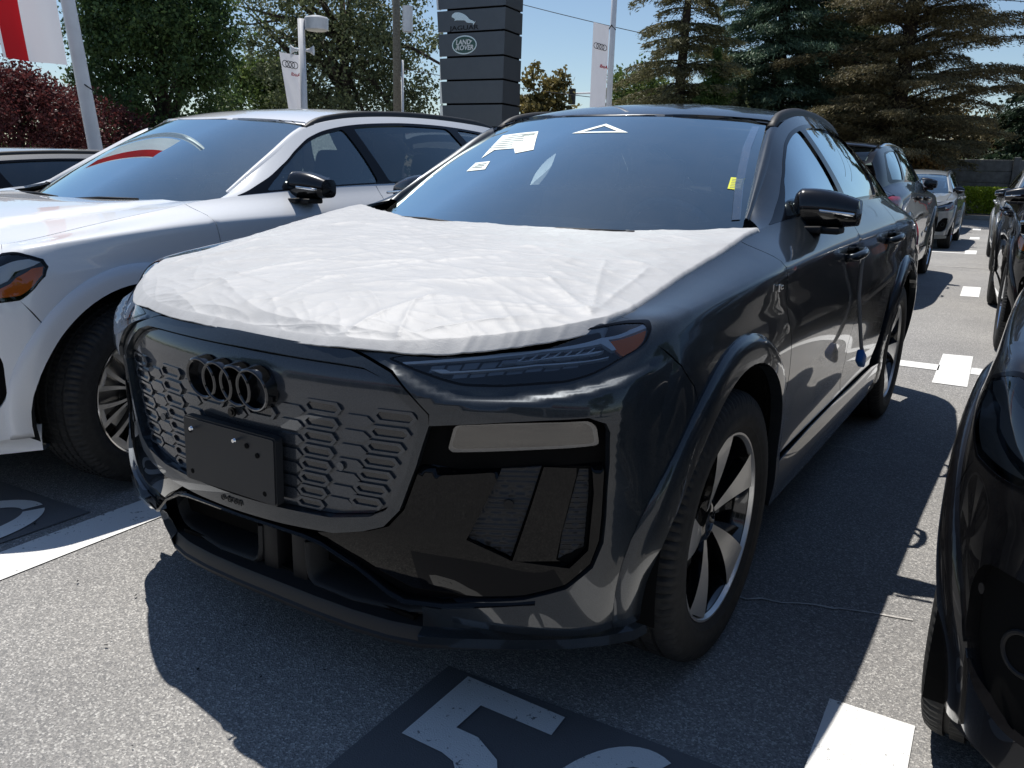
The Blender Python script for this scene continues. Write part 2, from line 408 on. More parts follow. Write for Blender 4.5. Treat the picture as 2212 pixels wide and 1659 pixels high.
# ------------------------------------------------------------------ wheels
def tyre_mesh(Rr=.38,w=.255,rim=.262,seg=300):
    h=w/2
    prof=[(rim-.012,-h*.72),(rim+.004,-h*.86),(rim+.03,-h*.97),(rim+.06,-h),(Rr-.035,-h*.97),(Rr-.014,-h*.90),(Rr-.004,-h*.78)]
    tread=[]
    for c in (-.52,-.17,.17,.52): tread+=[(Rr,(c-.055)*h),(Rr-.009,(c-.045)*h),(Rr-.009,(c+.045)*h),(Rr,(c+.055)*h)]
    prof+=[(Rr-.001,-h*.66)]+tread+[(Rr-.001,h*.66),(Rr-.004,h*.78),(Rr-.014,h*.90),(Rr-.024,h*.945),(Rr-.035,h*.97),(rim+.060,h),(rim+.056,h*1.012),(rim+.035,h*1.0),(rim+.028,h*.975),(rim+.022,h*.975),(rim+.004,h*.86),(rim-.012,h*.72)]
    V,F=lathe(prof,seg); V=np.array(V); n=len(prof)
    P=V.reshape(seg,n,3)
    sh=[i for i,(r,x) in enumerate(prof) if abs(x)>h*.60 and r>Rr-.03]
    mid=[i for i,(r,x) in enumerate(prof) if abs(x)<=h*.60 and r>Rr-.004]
    for k in range(seg):
        if k%3==0:
            for i in sh: r=np.hypot(P[k,i,1],P[k,i,2]); P[k,i,1:]*=(r-(.009 if k%6 else .006))/r
        if k%3==1:
            for i in mid: r=np.hypot(P[k,i,1],P[k,i,2]); P[k,i,1:]*=(r-.004)/r
    return P.reshape(-1,3),F
def blade(r0,r1,c0,c1,w0,w1,d0,d1,th,n=10,sw=1.6,skew=0):
    """spoke blade in the wheel plane: faces +X, returns V,F, index of face material (0 face, 1 sides)"""
    V=[];F=[];mi=[]
    for k in range(n+1):
        t=k/n; r=r0+(r1-r0)*t; c=c0+(c1-c0)*t**sw; w=w0+(w1-w0)*t**.8; d=d0+(d1-d0)*math.sin(t*math.pi/2)
        for s,dd in ((-1,-skew*t),(1,skew*t)):
            a=R(c+s*w); V.append((d+dd,r*math.cos(a),r*math.sin(a)))
        for s in (-1,1):
            a=R(c+s*w*.8); V.append((d-th,r*math.cos(a),r*math.sin(a)))
    for k in range(n):
        b=4*k; e=b+4
        F.append((b,e,e+1,b+1)); mi.append(0)
        F.append((b,b+2,e+2,e)); mi.append(1); F.append((b+1,e+1,e+3,b+3)); mi.append(1); F.append((b+2,b+3,e+3,e+2)); mi.append(1)
    F.append((0,1,3,2)); mi.append(1); b=4*n; F.append((b,b+2,b+3,b+1)); mi.append(1)
    return V,F,mi
_wc={}
def wheel_meshes(style):
    if style in _wc: return _wc[style]
    L=[]
    def mk(nm,V,F,mats,mi=None,ang=30,smooth=True):
        me=bpy.data.meshes.new(nm); me.from_pydata([tuple(v) for v in V],[],F); me.update()
        for m in mats: me.materials.append(M[m])
        if mi: me.polygons.foreach_set('material_index',mi)
        if smooth: me.polygons.foreach_set('use_smooth',[True]*len(me.polygons)); me.set_sharp_from_angle(angle=R(ang))
        bm=bmesh.new(); bm.from_mesh(me); bmesh.ops.recalc_face_normals(bm,faces=bm.faces); bm.to_mesh(me); bm.free()
        L.append((nm,me))
    rim=.262
    V,F=tyre_mesh(rim=rim); mk('tyre',V,F,['rubber'],ang=35)
    V,F=lathe([(rim-.014,-.11),(rim-.02,-.06),(rim-.03,.02),(rim-.022,.075),(rim-.012,.098)],96); mk('rim_barrel',V,F,['rim_black'])
    V,F=lathe([(rim-.010,.100),(rim-.004,.112),(rim+.002,.112),(rim+.004,.100)],96); mk('rim_lip',V,F,['machined' if style=='aero' else 'chrome' if style=='multi' else 'machined'],ang=60)
    V,F=lathe([(.0,-.02),(.17,-.02),(.175,-.012),(.175,.005),(.17,.01),(.07,.012),(.07,.03),(0,.03)],48); mk('brake_disc',V,F,['machined'])
    V,F=lathe([(.085,.02),(.078,.06),(.045,.072),(.034,.074),(.032,.067),(0,.068)],32); mk('hub_cap',V,F,['rim_black'])
    if style=='aero':
        for k in range(5):
            a=84+72*k
            V,F,mi=blade(.045,.2575,a+15,a,11,14.5,.070,.105,.034,12,.6,.002); mk('spoke',V,F,['machined','rim_black'],mi)
            V,F,mi=blade(.05,.252,a+32,a+22,4,5,.056,.078,.028,12,.6,.010); mk('spoke_insert',V,F,['rim_black','rim_black'],mi)
            V,F,mi=blade(.05,.252,a+50,a+42,3,3.4,.052,.056,.03,10,.6); mk('spoke_insert',V,F,['rim_black','rim_black'],mi)
    elif style=='multi':
        for k in range(10):
            a=36*k
            for s in (-1,1):
                V,F,mi=blade(.05,.255,a+s*3,a+s*10,3.2,2.4,.068,.098,.032,8,1.2); mk('spoke',V,F,['machined','rim_black'],mi)
            V,F,mi=blade(.225,.257,a,a,8,10.5,.094,.10,.02,4,1); mk('spoke_bridge',V,F,['machined','rim_black'],mi)
    else:
        for k in range(5):
            a=90+72*k
            for s in (-1,1):
                V,F,mi=blade(.05,.256,a+s*6,a+s*15,5,3.4,.066,.10,.032,8,1.2); mk('spoke',V,F,['machined','rim_black'],mi)
    _wc[style]=L; return L
def add_wheel(parent,x,y,z,style,side,steer=0,rot=0):
    L=wheel_meshes(style); w=bpy.data.objects.new('wheel',dict(L)['rim_barrel']); COL.objects.link(w); w.parent=parent
    w.location=(x*side,y,z); w.rotation_euler=(rot,0,steer+(0 if side>0 else math.pi))
    for nm,me in L:
        if nm=='rim_barrel': continue
        o=bpy.data.objects.new(nm,me); COL.objects.link(o); o.parent=w
    return w
# ------------------------------------------------------------------ shared car pieces
def text_mesh(name,body,size,mat,parent,mtx,depth=.001,shear=0,bold=0,align='CENTER',mirror=False):
    cu=bpy.data.curves.new(name,'FONT'); cu.body=body; cu.size=size; cu.extrude=depth; cu.align_x=align; cu.align_y='CENTER'; cu.shear=shear; cu.offset=bold
    cu.resolution_u=3
    o=bpy.data.objects.new(name,cu); COL.objects.link(o); dg=bpy.context.evaluated_depsgraph_get(); me=bpy.data.meshes.new_from_object(o.evaluated_get(dg)); bpy.data.objects.remove(o)
    if mirror: me.transform(Matrix.Scale(-1,4,(1,0,0))); me.flip_normals()
    me.transform(mtx); o=link(name,me,parent); me.materials.clear(); me.materials.append(M[mat] if isinstance(mat,str) else mat); return o
def frame_mtx(p,xd,yd,n=None):
    xd=Vector(xd).normalized(); n=Vector(n) if n is not None else xd.cross(Vector(yd)); n.normalize(); yd=n.cross(xd)
    return Matrix(((xd.x,yd.x,n.x,p[0]),(xd.y,yd.y,n.y,p[1]),(xd.z,yd.z,n.z,p[2]),(0,0,0,1)))
def ring_mesh(bm,c,xd,zd,n,ro,ri,depth,seg=40,bev=.003):
    """flat-faced ring: c centre of the front face, xd/zd in-plane axes, n outward"""
    c=Vector(c); L=[]
    for (r,d) in ((ro,-depth),(ro,-bev),(ro-bev,0),(ri+bev,0),(ri,-bev),(ri,-depth)):
        L.append([bm.verts.new(c+xd*(r*math.cos(a))+zd*(r*math.sin(a))+n*d) for a in [2*math.pi*k/seg for k in range(seg)]])
    for i in range(len(L)-1):
        for k in range(seg):
            bm.faces.new((L[i][k],L[i][(k+1)%seg],L[i+1][(k+1)%seg],L[i+1][k]))
def disc(bm,c,xd,zd,n,r,seg=16,h=.002):
    c=Vector(c); a=[bm.verts.new(c+xd*(r*math.cos(t))+zd*(r*math.sin(t))) for t in [2*math.pi*k/seg for k in range(seg)]]
    b=[bm.verts.new(c+xd*(r*math.cos(t))+zd*(r*math.sin(t))+n*h) for t in [2*math.pi*k/seg for k in range(seg)]]
    bm.faces.new(b)
    for k in range(seg): bm.faces.new((a[k],a[(k+1)%seg],b[(k+1)%seg],b[k]))
def sweep(name,path,prof,mat,parent,ang=40,mirror=True,up=(0,0,1)):
    """path: list of (x,y,z) from the centre outward, prof: list of (out,up) offsets; out is horizontal, away from the car"""
    P=[Vector(p) for p in path]
    if mirror: P=[Vector((-p.x,p.y,p.z)) for p in P[::-1] if abs(p.x)>1e-6]+P
    bm=bmesh.new(); rows=[]
    for i,p in enumerate(P):
        d=P[min(i+1,len(P)-1)]-P[max(i-1,0)]; d.z=0; d.normalize(); n=Vector((d.y,-d.x,0))
        rows.append([bm.verts.new(p+n*o+Vector((0,0,h))) for o,h in prof])
    for i in range(len(rows)-1):
        for j in range(len(prof)-1): bm.faces.new((rows[i][j],rows[i+1][j],rows[i+1][j+1],rows[i][j+1]))
    bmesh.ops.recalc_face_normals(bm,faces=bm.faces)
    return bm_obj(name,bm,mat,parent,angle=ang)
def shell_core(parent,skip_front=True,half=False):
    """dark inner shell behind the panels so that shut lines read as gaps"""
    U=np.linspace(-18,18,433); V=np.linspace(0,8,49); uu,vv=np.meshgrid(U,V,indexing='ij'); P=S(uu,vv)
    e=1e-3; n=np.cross(S(uu+e,vv)-S(uu-e,vv),S(uu,vv+e)-S(uu,vv-e)); n/=np.linalg.norm(n,axis=-1)[...,None]+1e-9
    P=P-n*.026; F=[]; b=len(V)
    C=.25*(P[:-1,:-1]+P[1:,:-1]+P[:-1,1:]+P[1:,1:])
    for i in range(len(U)-1):
        for j in range(b-1):
            c=C[i,j]; um=abs(.5*(U[i]+U[i+1]))
            if min(np.hypot(c[1],c[2]-ARC_Z),np.hypot(c[1]-2.9,c[2]-ARC_Z))<.455 and um>4: continue
            if um<2.35 and V[j]<1.75: continue
            F.append((i*b+j,(i+1)*b+j,(i+1)*b+j+1,i*b+j+1))
    return mesh_obj('body_shell',P.reshape(-1,3),F,'void',parent)
def arch_off(yc,r0,r1,h):
    def f(q):
        p=S(q[:,0],q[:,1]); r=np.hypot(p[:,1]-yc,p[:,2]-ARC_Z); t=np.maximum((r-r0)/(r1-r0),0)
        return h*(1-np.minimum(t,1.2)**5)*.8+.004
    return f
RO,RF_=.465,.530
def crease(q):
    u=np.abs(q[:,0]); v=q[:,1]; d=v-7.0; f=np.clip((u-5.0)/1.0,0,1)*np.clip((14.6-u)/1.5,0,1)
    up=np.clip(1-d/.85,0,1); dn=np.clip(1+d/.55,0,1)
    low=np.exp(-((v-2.6)/.55)**2)*np.clip((u-9.3)/.6,0,1)*np.clip((12.6-u)/.6,0,1)
    return f*(.012*np.where(d>0,up**1.4,dn**1.8))+.006*low
HLU=None
def hl_uv():
    global HLU
    if HLU is None: HLU=(FR([(.78,.938),(.62,.885),(.52,.845),(.55,.80),(.62,.783),(.76,.787),(.84,.806)]),SD([(-.455,.815),(-.405,.855),(-.365,.895),(-.347,.928),(-.357,.955),(-.405,.974),(-.455,.977)]))
    return HLU
def side_panels(car,paint_,cab,glass2='privacy',trim='piano',rails='plastic',flare=None):
    flare=flare or paint_
    both(lambda s,m: _side(car,paint_,cab,glass2,trim,rails,flare,s,m))
def _side(car,paint_,cab,glass2,trim,rails,flare,s,m):
    P=lambda nm,o,h,mat,par=car,**k: panel(nm,S,m(o),[m(x) for x in h],mat,par,**k)
    ra=lambda yc,a0,a1,r=RO+.03: SD(arc(yc,r,a0,a1))
    # front wing
    st=FR([(.882,.960),(.880,.990)])+[(4.75,8.)]; en=SD([(-.337,.852),(-.387,.906),(-.418,.938)])
    if cab is ESTATE: st=[(4.62,8.)]; en=SD([(-.392,.720),(-.42,.765)])+hl_uv()[1]
    wing=st+edge8(4.95,9.05)+SD([(.34,1.13),(.40,.98),(.47,.84),(.505,.71),(.515,.55),(.51,.40),(.51,.30)])+ra(0,-6,128 if cab is SPORT else 141)+en
    P('front_wing',wing,[],paint_,off=crease,step=.016)
    P('wheel_arch_trim',SD(arc(0,RF_,-10,196)+arc(0,RO-.012,196,-10)),[],flare,off=arch_off(0,RO-.012,RF_,.022),skirt=.035,step=.015)
    P('wheel_arch_trim',SD(arc(2.9,RF_,-10,190)+arc(2.9,RO-.012,190,-10)),[],flare,off=arch_off(2.9,RO-.012,RF_,.022),skirt=.035,step=.015)
    # doors
    fd=SD([(.345,1.13),(.405,.98),(.475,.84),(.511,.71),(.521,.55),(.516,.43)])+SD([(1.0,.425),(1.56,.425),(1.565,.9),(1.535,1.05)])+edge8(10.70,9.1)
    d1=P('front_door',fd,[],paint_,off=crease,step=.016)
    rd=SD([(1.566,.425),(2.2,.43),(2.28,.50),(2.36,.62),(2.395,.80),(2.44,.95),(2.44,1.08)])+edge8(12.2,10.71)+SD([(1.541,1.05),(1.571,.9)])
    d2=P('rear_door',rd,[],paint_,off=crease,step=.016)
    qp=SD([(2.445,1.08),(2.445,.95),(2.40,.80)])+ra(2.9,150,4)+SD([(3.40,.42)])+[(14.9,1.2),(14.9,8.)]+edge8(14.9,12.21)
    P('rear_quarter_panel',qp,[],paint_,off=crease,step=.016)
    P('sill',SD([(.50,.27),(.512,.415),(1.0,.418),(2.2,.418),(2.42,.40),(2.45,.27)]),[],trim if trim=='plastic' else paint_,off=.012)
    # door handles, one part of each door
    for yy,zz,d in ((1.385,1.030,d1),(2.29,1.045,d2)):
        u,v=SD([(yy,zz)])[0]; c=S(u,v); bm=bmesh.new()
        pts=[(c[0]+.008+dx,yy+dy,zz+dz) for dx,dy,dz in ((-.005,-.105,-.012),(.030,-.085,-.006),(.042,-.03,0),(.042,.03,.003),(.030,.085,.004),(-.005,.105,.002))]
        tube(bm,pts,[.012,.013,.0135,.0135,.013,.012],10)
        for v_ in bm.verts: v_.co.z=zz+(v_.co.z-zz)*1.25; v_.co.x*=s
        if s<0: bmesh.ops.reverse_faces(bm,faces=bm.faces)
        bm_obj('door_handle',bm,paint_,d,smooth=True)
        panel('handle_recess',S,m(SD(rnd([(yy-.09,zz-.028),(yy+.09,zz-.022),(yy+.09,zz+.03),(yy-.09,zz+.024)],.022))),[],'piano',d,off=lambda q: crease(q)+.0014,skirt=0)
    # cabin side: pillars with window openings
    G=lambda nm,o,h,mat,par=car,**k: panel(nm,cab.side,m(o),[m(x) for x in h],mat,par,sc=(.32,.40),**k)
    e=1 if cab is ESTATE else 0
    w1=[(.75,.10),(1.1,.06),(2.80,.05),(2.98,.5),(3.12,.865),(2.6,.855),(2.1,.83),(1.6,.77),(1.2,.66),(.9,.40)]
    if e: w2=[(3.05,.05),(5.6,.05),(5.75,.45),(5.8,.86),(4.6,.87),(3.37,.865),(3.2,.5)]; w3=[(6.0,.06),(7.6,.12),(8.0,.5),(7.9,.80),(7.0,.84),(6.05,.86),(6.0,.45)]
    else: w2=[(3.05,.05),(5.0,.05),(5.45,.30),(5.70,.70),(5.7,.84),(4.6,.865),(3.37,.865),(3.2,.5)]; w3=[(5.30,.05),(6.9,.10),(6.75,.45),(6.3,.72),(5.95,.80),(5.88,.65),(5.65,.3)]
    wp=lambda w: dens(rnd(w,.08),.12)
    out=[(.05,0)]+[(k*.5,0) for k in range(1,20)]+[(9.9,0),(9.9,1)]+[(k*.5,1.) for k in range(19,0,-1)]+[(.05,1)]
    band=[(.28,.03),(6.9 if not e else 7.8,.02),(7.2 if not e else 8.25,.12),(7.0 if not e else 8.3,.5),(6.5 if not e else 8.1,.86),(5.6,.905),(4.6,.91),(3.2,.905),(2.6,.895),(2.1,.87),(1.55,.81),(1.1,.69),(.62,.42)]
    bandr=dens(rnd(band,.1),.15)
    cs=G('cabin_side',out,[bandr],paint_)
    fr=G('window_frame',bandr,[wp(w1),wp(w2),wp(w3)],'piano' if trim!='chrome' else 'piano',off=.001,skirt=.012)
    G('front_side_window',wp(w1),[],'sideglass',off=-.006,skirt=0,step=.05)
    G('rear_side_window',wp(w2),[],glass2,off=-.006,skirt=0,step=.05)
    G('quarter_window',wp(w3),[],glass2,off=-.006,skirt=0,step=.05)
    # A pillar strip between windscreen and side
    tt=np.linspace(0,.235,14); Tc=cab.top(tt); ws=[]
    for q in Tc:
        tz=np.clip((q[2]-1.145)/(1.50-1.145+.03),-.02,1.06); ws.append(WS(1.0,tz))
    ws=np.array(ws); mid=.5*(Tc+ws); mid[:,2]+=.010; mid[:,1]-=.010
    Pg=np.stack([Tc,lerp(Tc,mid,.6)+[0.004,0,.002],mid,ws],1); Pg[...,0]*=s
    V,F=grid_mesh(Pg)
    if s<0: F=[f[::-1] for f in F]
    mesh_obj('a_pillar',V,F,paint_,car)
    # roof rail
    if rails:
        A=np.linspace(.232,.80 if e else .67,30); t=cab.top(A); L=len(t); rows=[]
        for k,q in enumerate(t):
            f=min(1,(k+.15)/2.6)**.6*min(1,(L-1-k+.1)/5)**.7; h=.006+.027*f; w=.5*(.028+.008*f)
            x=q[0]-.030; z=q[2]
            rows.append([(s*(x+dx),q[1]+.015,z+dz) for dx,dz in ((w+.004,-.020),(w,h*.55),(w*.75,h*.9),(w*.2,h),(-w*.5,h*.96),(-w,h*.6),(-w-.002,-.004))])
        V,F=grid_mesh(np.array(rows)); nc=7; F=[f[::-1] if s>0 else f for f in F]; F.append(tuple(range(nc))); F.append(tuple((L-1)*nc+j for j in range(nc)))
        o=mesh_obj('roof_rail',V,F,rails,car); bm=bmesh.new(); bm.from_mesh(o.data); bmesh.ops.recalc_face_normals(bm,faces=bm.faces); bm.to_mesh(o.data); bm.free(); o.data.set_sharp_from_angle(angle=R(60))
def mirror_part(car,s,cap,base='plastic_dark',dx=0):
    """door mirror: shaped shell, foot and indicator"""
    nu,nv=28,18; P=np.zeros((nu,nv,3))
    for i in range(nu):
        t=i/(nu-1)                                   # inner -> outer
        x=.806+dx+.222*t
        hh=.071*(1-.66*max(0,t-.25)**1.6)*(min(1,(t+.06)/.16)**.5); zc=1.204+.006*math.sin(t*3)-.008*t
        dd=.085*(min(1,(t+.05)/.2)**.5)*(1-.62*max(0,t-.45)**1.4)
        if i in (0,nu-1): hh*=.12; dd*=.12
        for j in range(nv):
            a=2*math.pi*j/nv; c,sn=math.cos(a),math.sin(a)
            e=.62; y=math.copysign(abs(c)**e,c)*dd; z=math.copysign(abs(sn)**e,sn)*hh
            if y<0: y*=1.0-.25*abs(sn)
            P[i,j]=(x+.012*(z/.064 if z>0 else 0)*0,.965+y*.8+.035*t,zc+z)
    P[...,0]*=s; V=P.reshape(-1,3); F=[]
    for i in range(nu-1):
        for j in range(nv):
            q=(i*nv+j,i*nv+(j+1)%nv,(i+1)*nv+(j+1)%nv,(i+1)*nv+j); F.append(q[::-1] if s>0 else q)
    F.append(tuple(range(nv))); F.append(tuple((nu-1)*nv+j for j in range(nv)))
    o=mesh_obj('door_mirror',V,F,cap,car)
    bm=bmesh.new(); bm.from_mesh(o.data); bmesh.ops.recalc_face_normals(bm,faces=bm.faces); bm.to_mesh(o.data); bm.free(); o.data.set_sharp_from_angle(angle=R(50))
    bm=bmesh.new(); box(bm,(.850*s,.92,1.137),(.15,.10,.024),Matrix.Rotation(R(-3*s),3,'Y'),.008); box(bm,(.925*s,.95,1.138),(.11,.10,.024),None,.007)
    bm_obj('mirror_foot',bm,base,o,angle=40)
    bm=bmesh.new(); box(bm,(.965*s,.903,1.199),(.115,.016,.012),Matrix.Rotation(R(8*s),3,'Z')@Matrix.Rotation(R(5*s),3,'Y'),.004); bm_obj('indicator_strip',bm,'chrome',o,angle=40)
    # mirror glass on the rear side
    bm=bmesh.new(); box(bm,(.905*s,1.040,1.204),(.16,.004,.09),None,.002); bm_obj('mirror_glass',bm,'chrome',o)
    return o
def interior(car):
    bm=bmesh.new()
    pr=[(.20,1.06),(.48,1.135),(.66,1.145),(.86,1.11),(.90,.98),(.82,.75)]
    L=[[bm.verts.new((x*(1 if abs(x)<.7 else 1),y+.03*(x/.72)**2,z-(.015*(x/.72)**2))) for y,z in pr] for x in np.linspace(-.74,.74,13)]
    for i in range(12):
        for j in range(len(pr)-1): bm.faces.new((L[i][j],L[i+1][j],L[i+1][j+1],L[i][j+1]))
    bm_obj('dashboard',bm,'interior',car,smooth=True)
    for s in (-1,1):
        for y0,k in ((1.45,0),(2.35,1)):
            bm=bmesh.new(); rt=Matrix.Rotation(R(-18),3,'X')
            box(bm,(.37*s,y0-.20,.62),(.50,.52,.16),None,.05); box(bm,(.37*s,y0+.13,.93),(.48,.14,.62),rt,.05); box(bm,(.37*s,y0+.26,1.31),(.26,.10,.17),rt,.04)
            tube(bm,[(.30*s,y0+.21,1.2),(.30*s,y0+.25,1.3)],.008,6); tube(bm,[(.44*s,y0+.21,1.2),(.44*s,y0+.25,1.3)],.008,6)
            bm_obj('seat',bm,'seat',car,angle=45)
    bm=bmesh.new(); c=Vector((.37,.93,1.05)); ax=Matrix.Rotation(R(-62),3,'X')
    tube(bm,[c+ax@Vector((.185*math.cos(a),.185*math.sin(a),0)) for a in np.linspace(0,2*math.pi,28,endpoint=False)],.016,8,closed=True)
    box(bm,c,(.34,.05,.03),ax,.01); box(bm,c,(.12,.10,.05),ax,.02); bm_obj('steering_wheel',bm,'interior',car,smooth=True)
    bm=bmesh.new(); box(bm,(0,1.6,.42),(1.80,3.2,.06)); box(bm,(0,2.2,.34),(1.72,2.2,.10)); box(bm,(0,1.45,.27),(1.5,1.9,.10)); box(bm,(0,1.45,.36),(1.2,4.2,.12)); bm_obj('floor_pan',bm,'void',car)
    bm=bmesh.new(); box(bm,(0,1.02,1.44),(.22,.03,.07),Matrix.Rotation(R(-10),3,'X'),.012); bm_obj('rear_view_mirror',bm,'piano',car,angle=40)
def wheel_wells(car):
    for s in (-1,1):
        for yc in (0,2.9):
            bm=bmesh.new(); rows=[]
            for a in np.linspace(-12,192,30):
                y,z=yc+.462*math.cos(R(a)),ARC_Z+.462*math.sin(R(a))
                rows.append([bm.verts.new((s*x,y,z)) for x in (.945,.58)])
            for i in range(len(rows)-1): bm.faces.new((rows[i][0],rows[i+1][0],rows[i+1][1],rows[i][1]))
            bm.faces.new([r[1] for r in rows]); bm_obj('wheel_well',bm,'void',car,smooth=False)
def roof_parts(car,paint_,cab,roofmat=None):
    e=cab is ESTATE
    o=[(-1,.0)]+[(k/10-1,0.) for k in range(1,20)]+[(1,0),(1,.30),(1,.74 if e else .60)]+[(1-k/10,.74 if e else .60) for k in range(1,20)]+[(-1,.74 if e else .60),(-1,.3)]
    panel('roof',cab.roof,o,[],roofmat or paint_,car,sc=(.60,2.6),step=.05,skirt=.01)
    a,b=(.75,.95) if e else (.61,.90)
    panel('rear_window',cab.roof,[(-.90,a),(.90,a),(.88,b),(-.88,b)],[],'privacy',car,sc=(.60,2.6),step=.05,skirt=.0)
    for q in (-1,1): panel('rear_pillar',cab.roof,[(.905*q,a),(1*q,a),(1*q,.99),(.89*q,.99)],[],paint_,car,sc=(.60,2.6),step=.04,skirt=0)
    panel('tailgate_trim',cab.roof,[(-.89,b+.005),(.89,b+.005),(.89,1),(-.89,1)],[],paint_,car,sc=(.60,2.6),step=.04,skirt=0)
    if e: 
        bm=bmesh.new(); P0=cab.roof(np.linspace(-.93,.93,15),np.full(15,.745)); rows=[]
        for p in P0: rows.append([bm.verts.new(p+np.array(d)) for d in ((0,0,.012),(0,.20,-.010),(0,.21,-.022),(0,.02,-.03))])
        for i in range(14):
            for j in range(3): bm.faces.new((rows[i][j],rows[i+1][j],rows[i+1][j+1],rows[i][j+1]))
        bmesh.ops.recalc_face_normals(bm,faces=bm.faces); bm_obj('roof_spoiler',bm,paint_,car,smooth=True)
def windscreen(car,par=None):
    def hd(s): return .92+.13*s*s
    xs=np.linspace(-1,1,21)
    out=[(x,-.06) for x in xs]+[(x,hd(x)-.004) for x in xs[::-1]]
    w=panel('windscreen',WS,out,[],'windshield',car,sc=(.7,.9),step=.05,skirt=0)
    inn=[(x,.045+.03*x*x) for x in np.linspace(-.955,.955,19)]+[(x,hd(x)-.028) for x in np.linspace(.955,-.955,19)]
    panel('black_border',WS,out,[inn],'frit',w,sc=(.7,.9),step=.05,skirt=0,off=-.004)
    return w
def tail(car,paint_):
    """rear: tailgate, bumper, lamps, plate"""
    r=[(-u,v) for u,v in []]
    def q(a,b,v0,v1): return [(a,v0),(b,v0),(b,v1),(a,v1)]
    # drawn on the body surface beyond u=15, both halves
    for s in (1,-1):
        m=(lambda p:p) if s>0 else mir
        panel('rear_bumper',S,m([(14.93,.6),(18,.6),(18,3.1),(15.6,3.3),(14.93,3.6)]),[],paint_,car)
        panel('tailgate',S,m([(16.1,3.4),(18,3.2),(18,8),(15.2,8),(15.3,7.2),(16.1,6.9)]),[],paint_,car)
        panel('rear_corner',S,m([(14.93,3.7),(16.05,3.45),(16.05,5.2),(14.93,5.4)]),[],paint_,car)
        panel('tail_lamp',S,m([(14.3,6.15),(14.93,5.5),(17.2,5.5),(17.2,6.7),(15.3,7.1),(14.6,7.0)]),[],'red_lamp',car,off=.006)
        panel('rear_shoulder',S,m([(14.93,7.2),(15.25,7.2),(15.18,8),(14.93,8)]),[],paint_,car)
        panel('rear_diffuser',S,m([(14.93,0),(18,0),(18,.55),(14.93,.55)]),[],'plastic',car,off=-.01)
def wheels(car,style,steer=0,z=.38):
    for s in (1,-1):
        for yy in (0,2.899): add_wheel(car,.838,yy,z,style,s,steer if yy==0 else 0,R(37*(yy>1)+11*s))
M['lamp_face'] = simple('smoked_lamp_face', (.14, .14, .135), .04, 1, 1)
M['lamp_cell'] = simple('lamp_cell', (.13, .135, .145), .22, .5, .5)
M['lamp_house'] = simple('lamp_housing', (.06, .063, .068), .4)
M['satin'] = simple('satin_silver', (.90, .93, .97), .4, 0, .4)  # pale bluish non-metal: the chrome bar's sky reflection is put into the colour
M['cover'] = None
M['slot_dark'] = simple('grille_slot', (.012, .014, .017), .2, 0, .6)
M['lamp_glass'] = thin_glass('lamp_glass', (.55, .56, .56), 1, 0, gain=3.4, rc=(1, .98, .95))
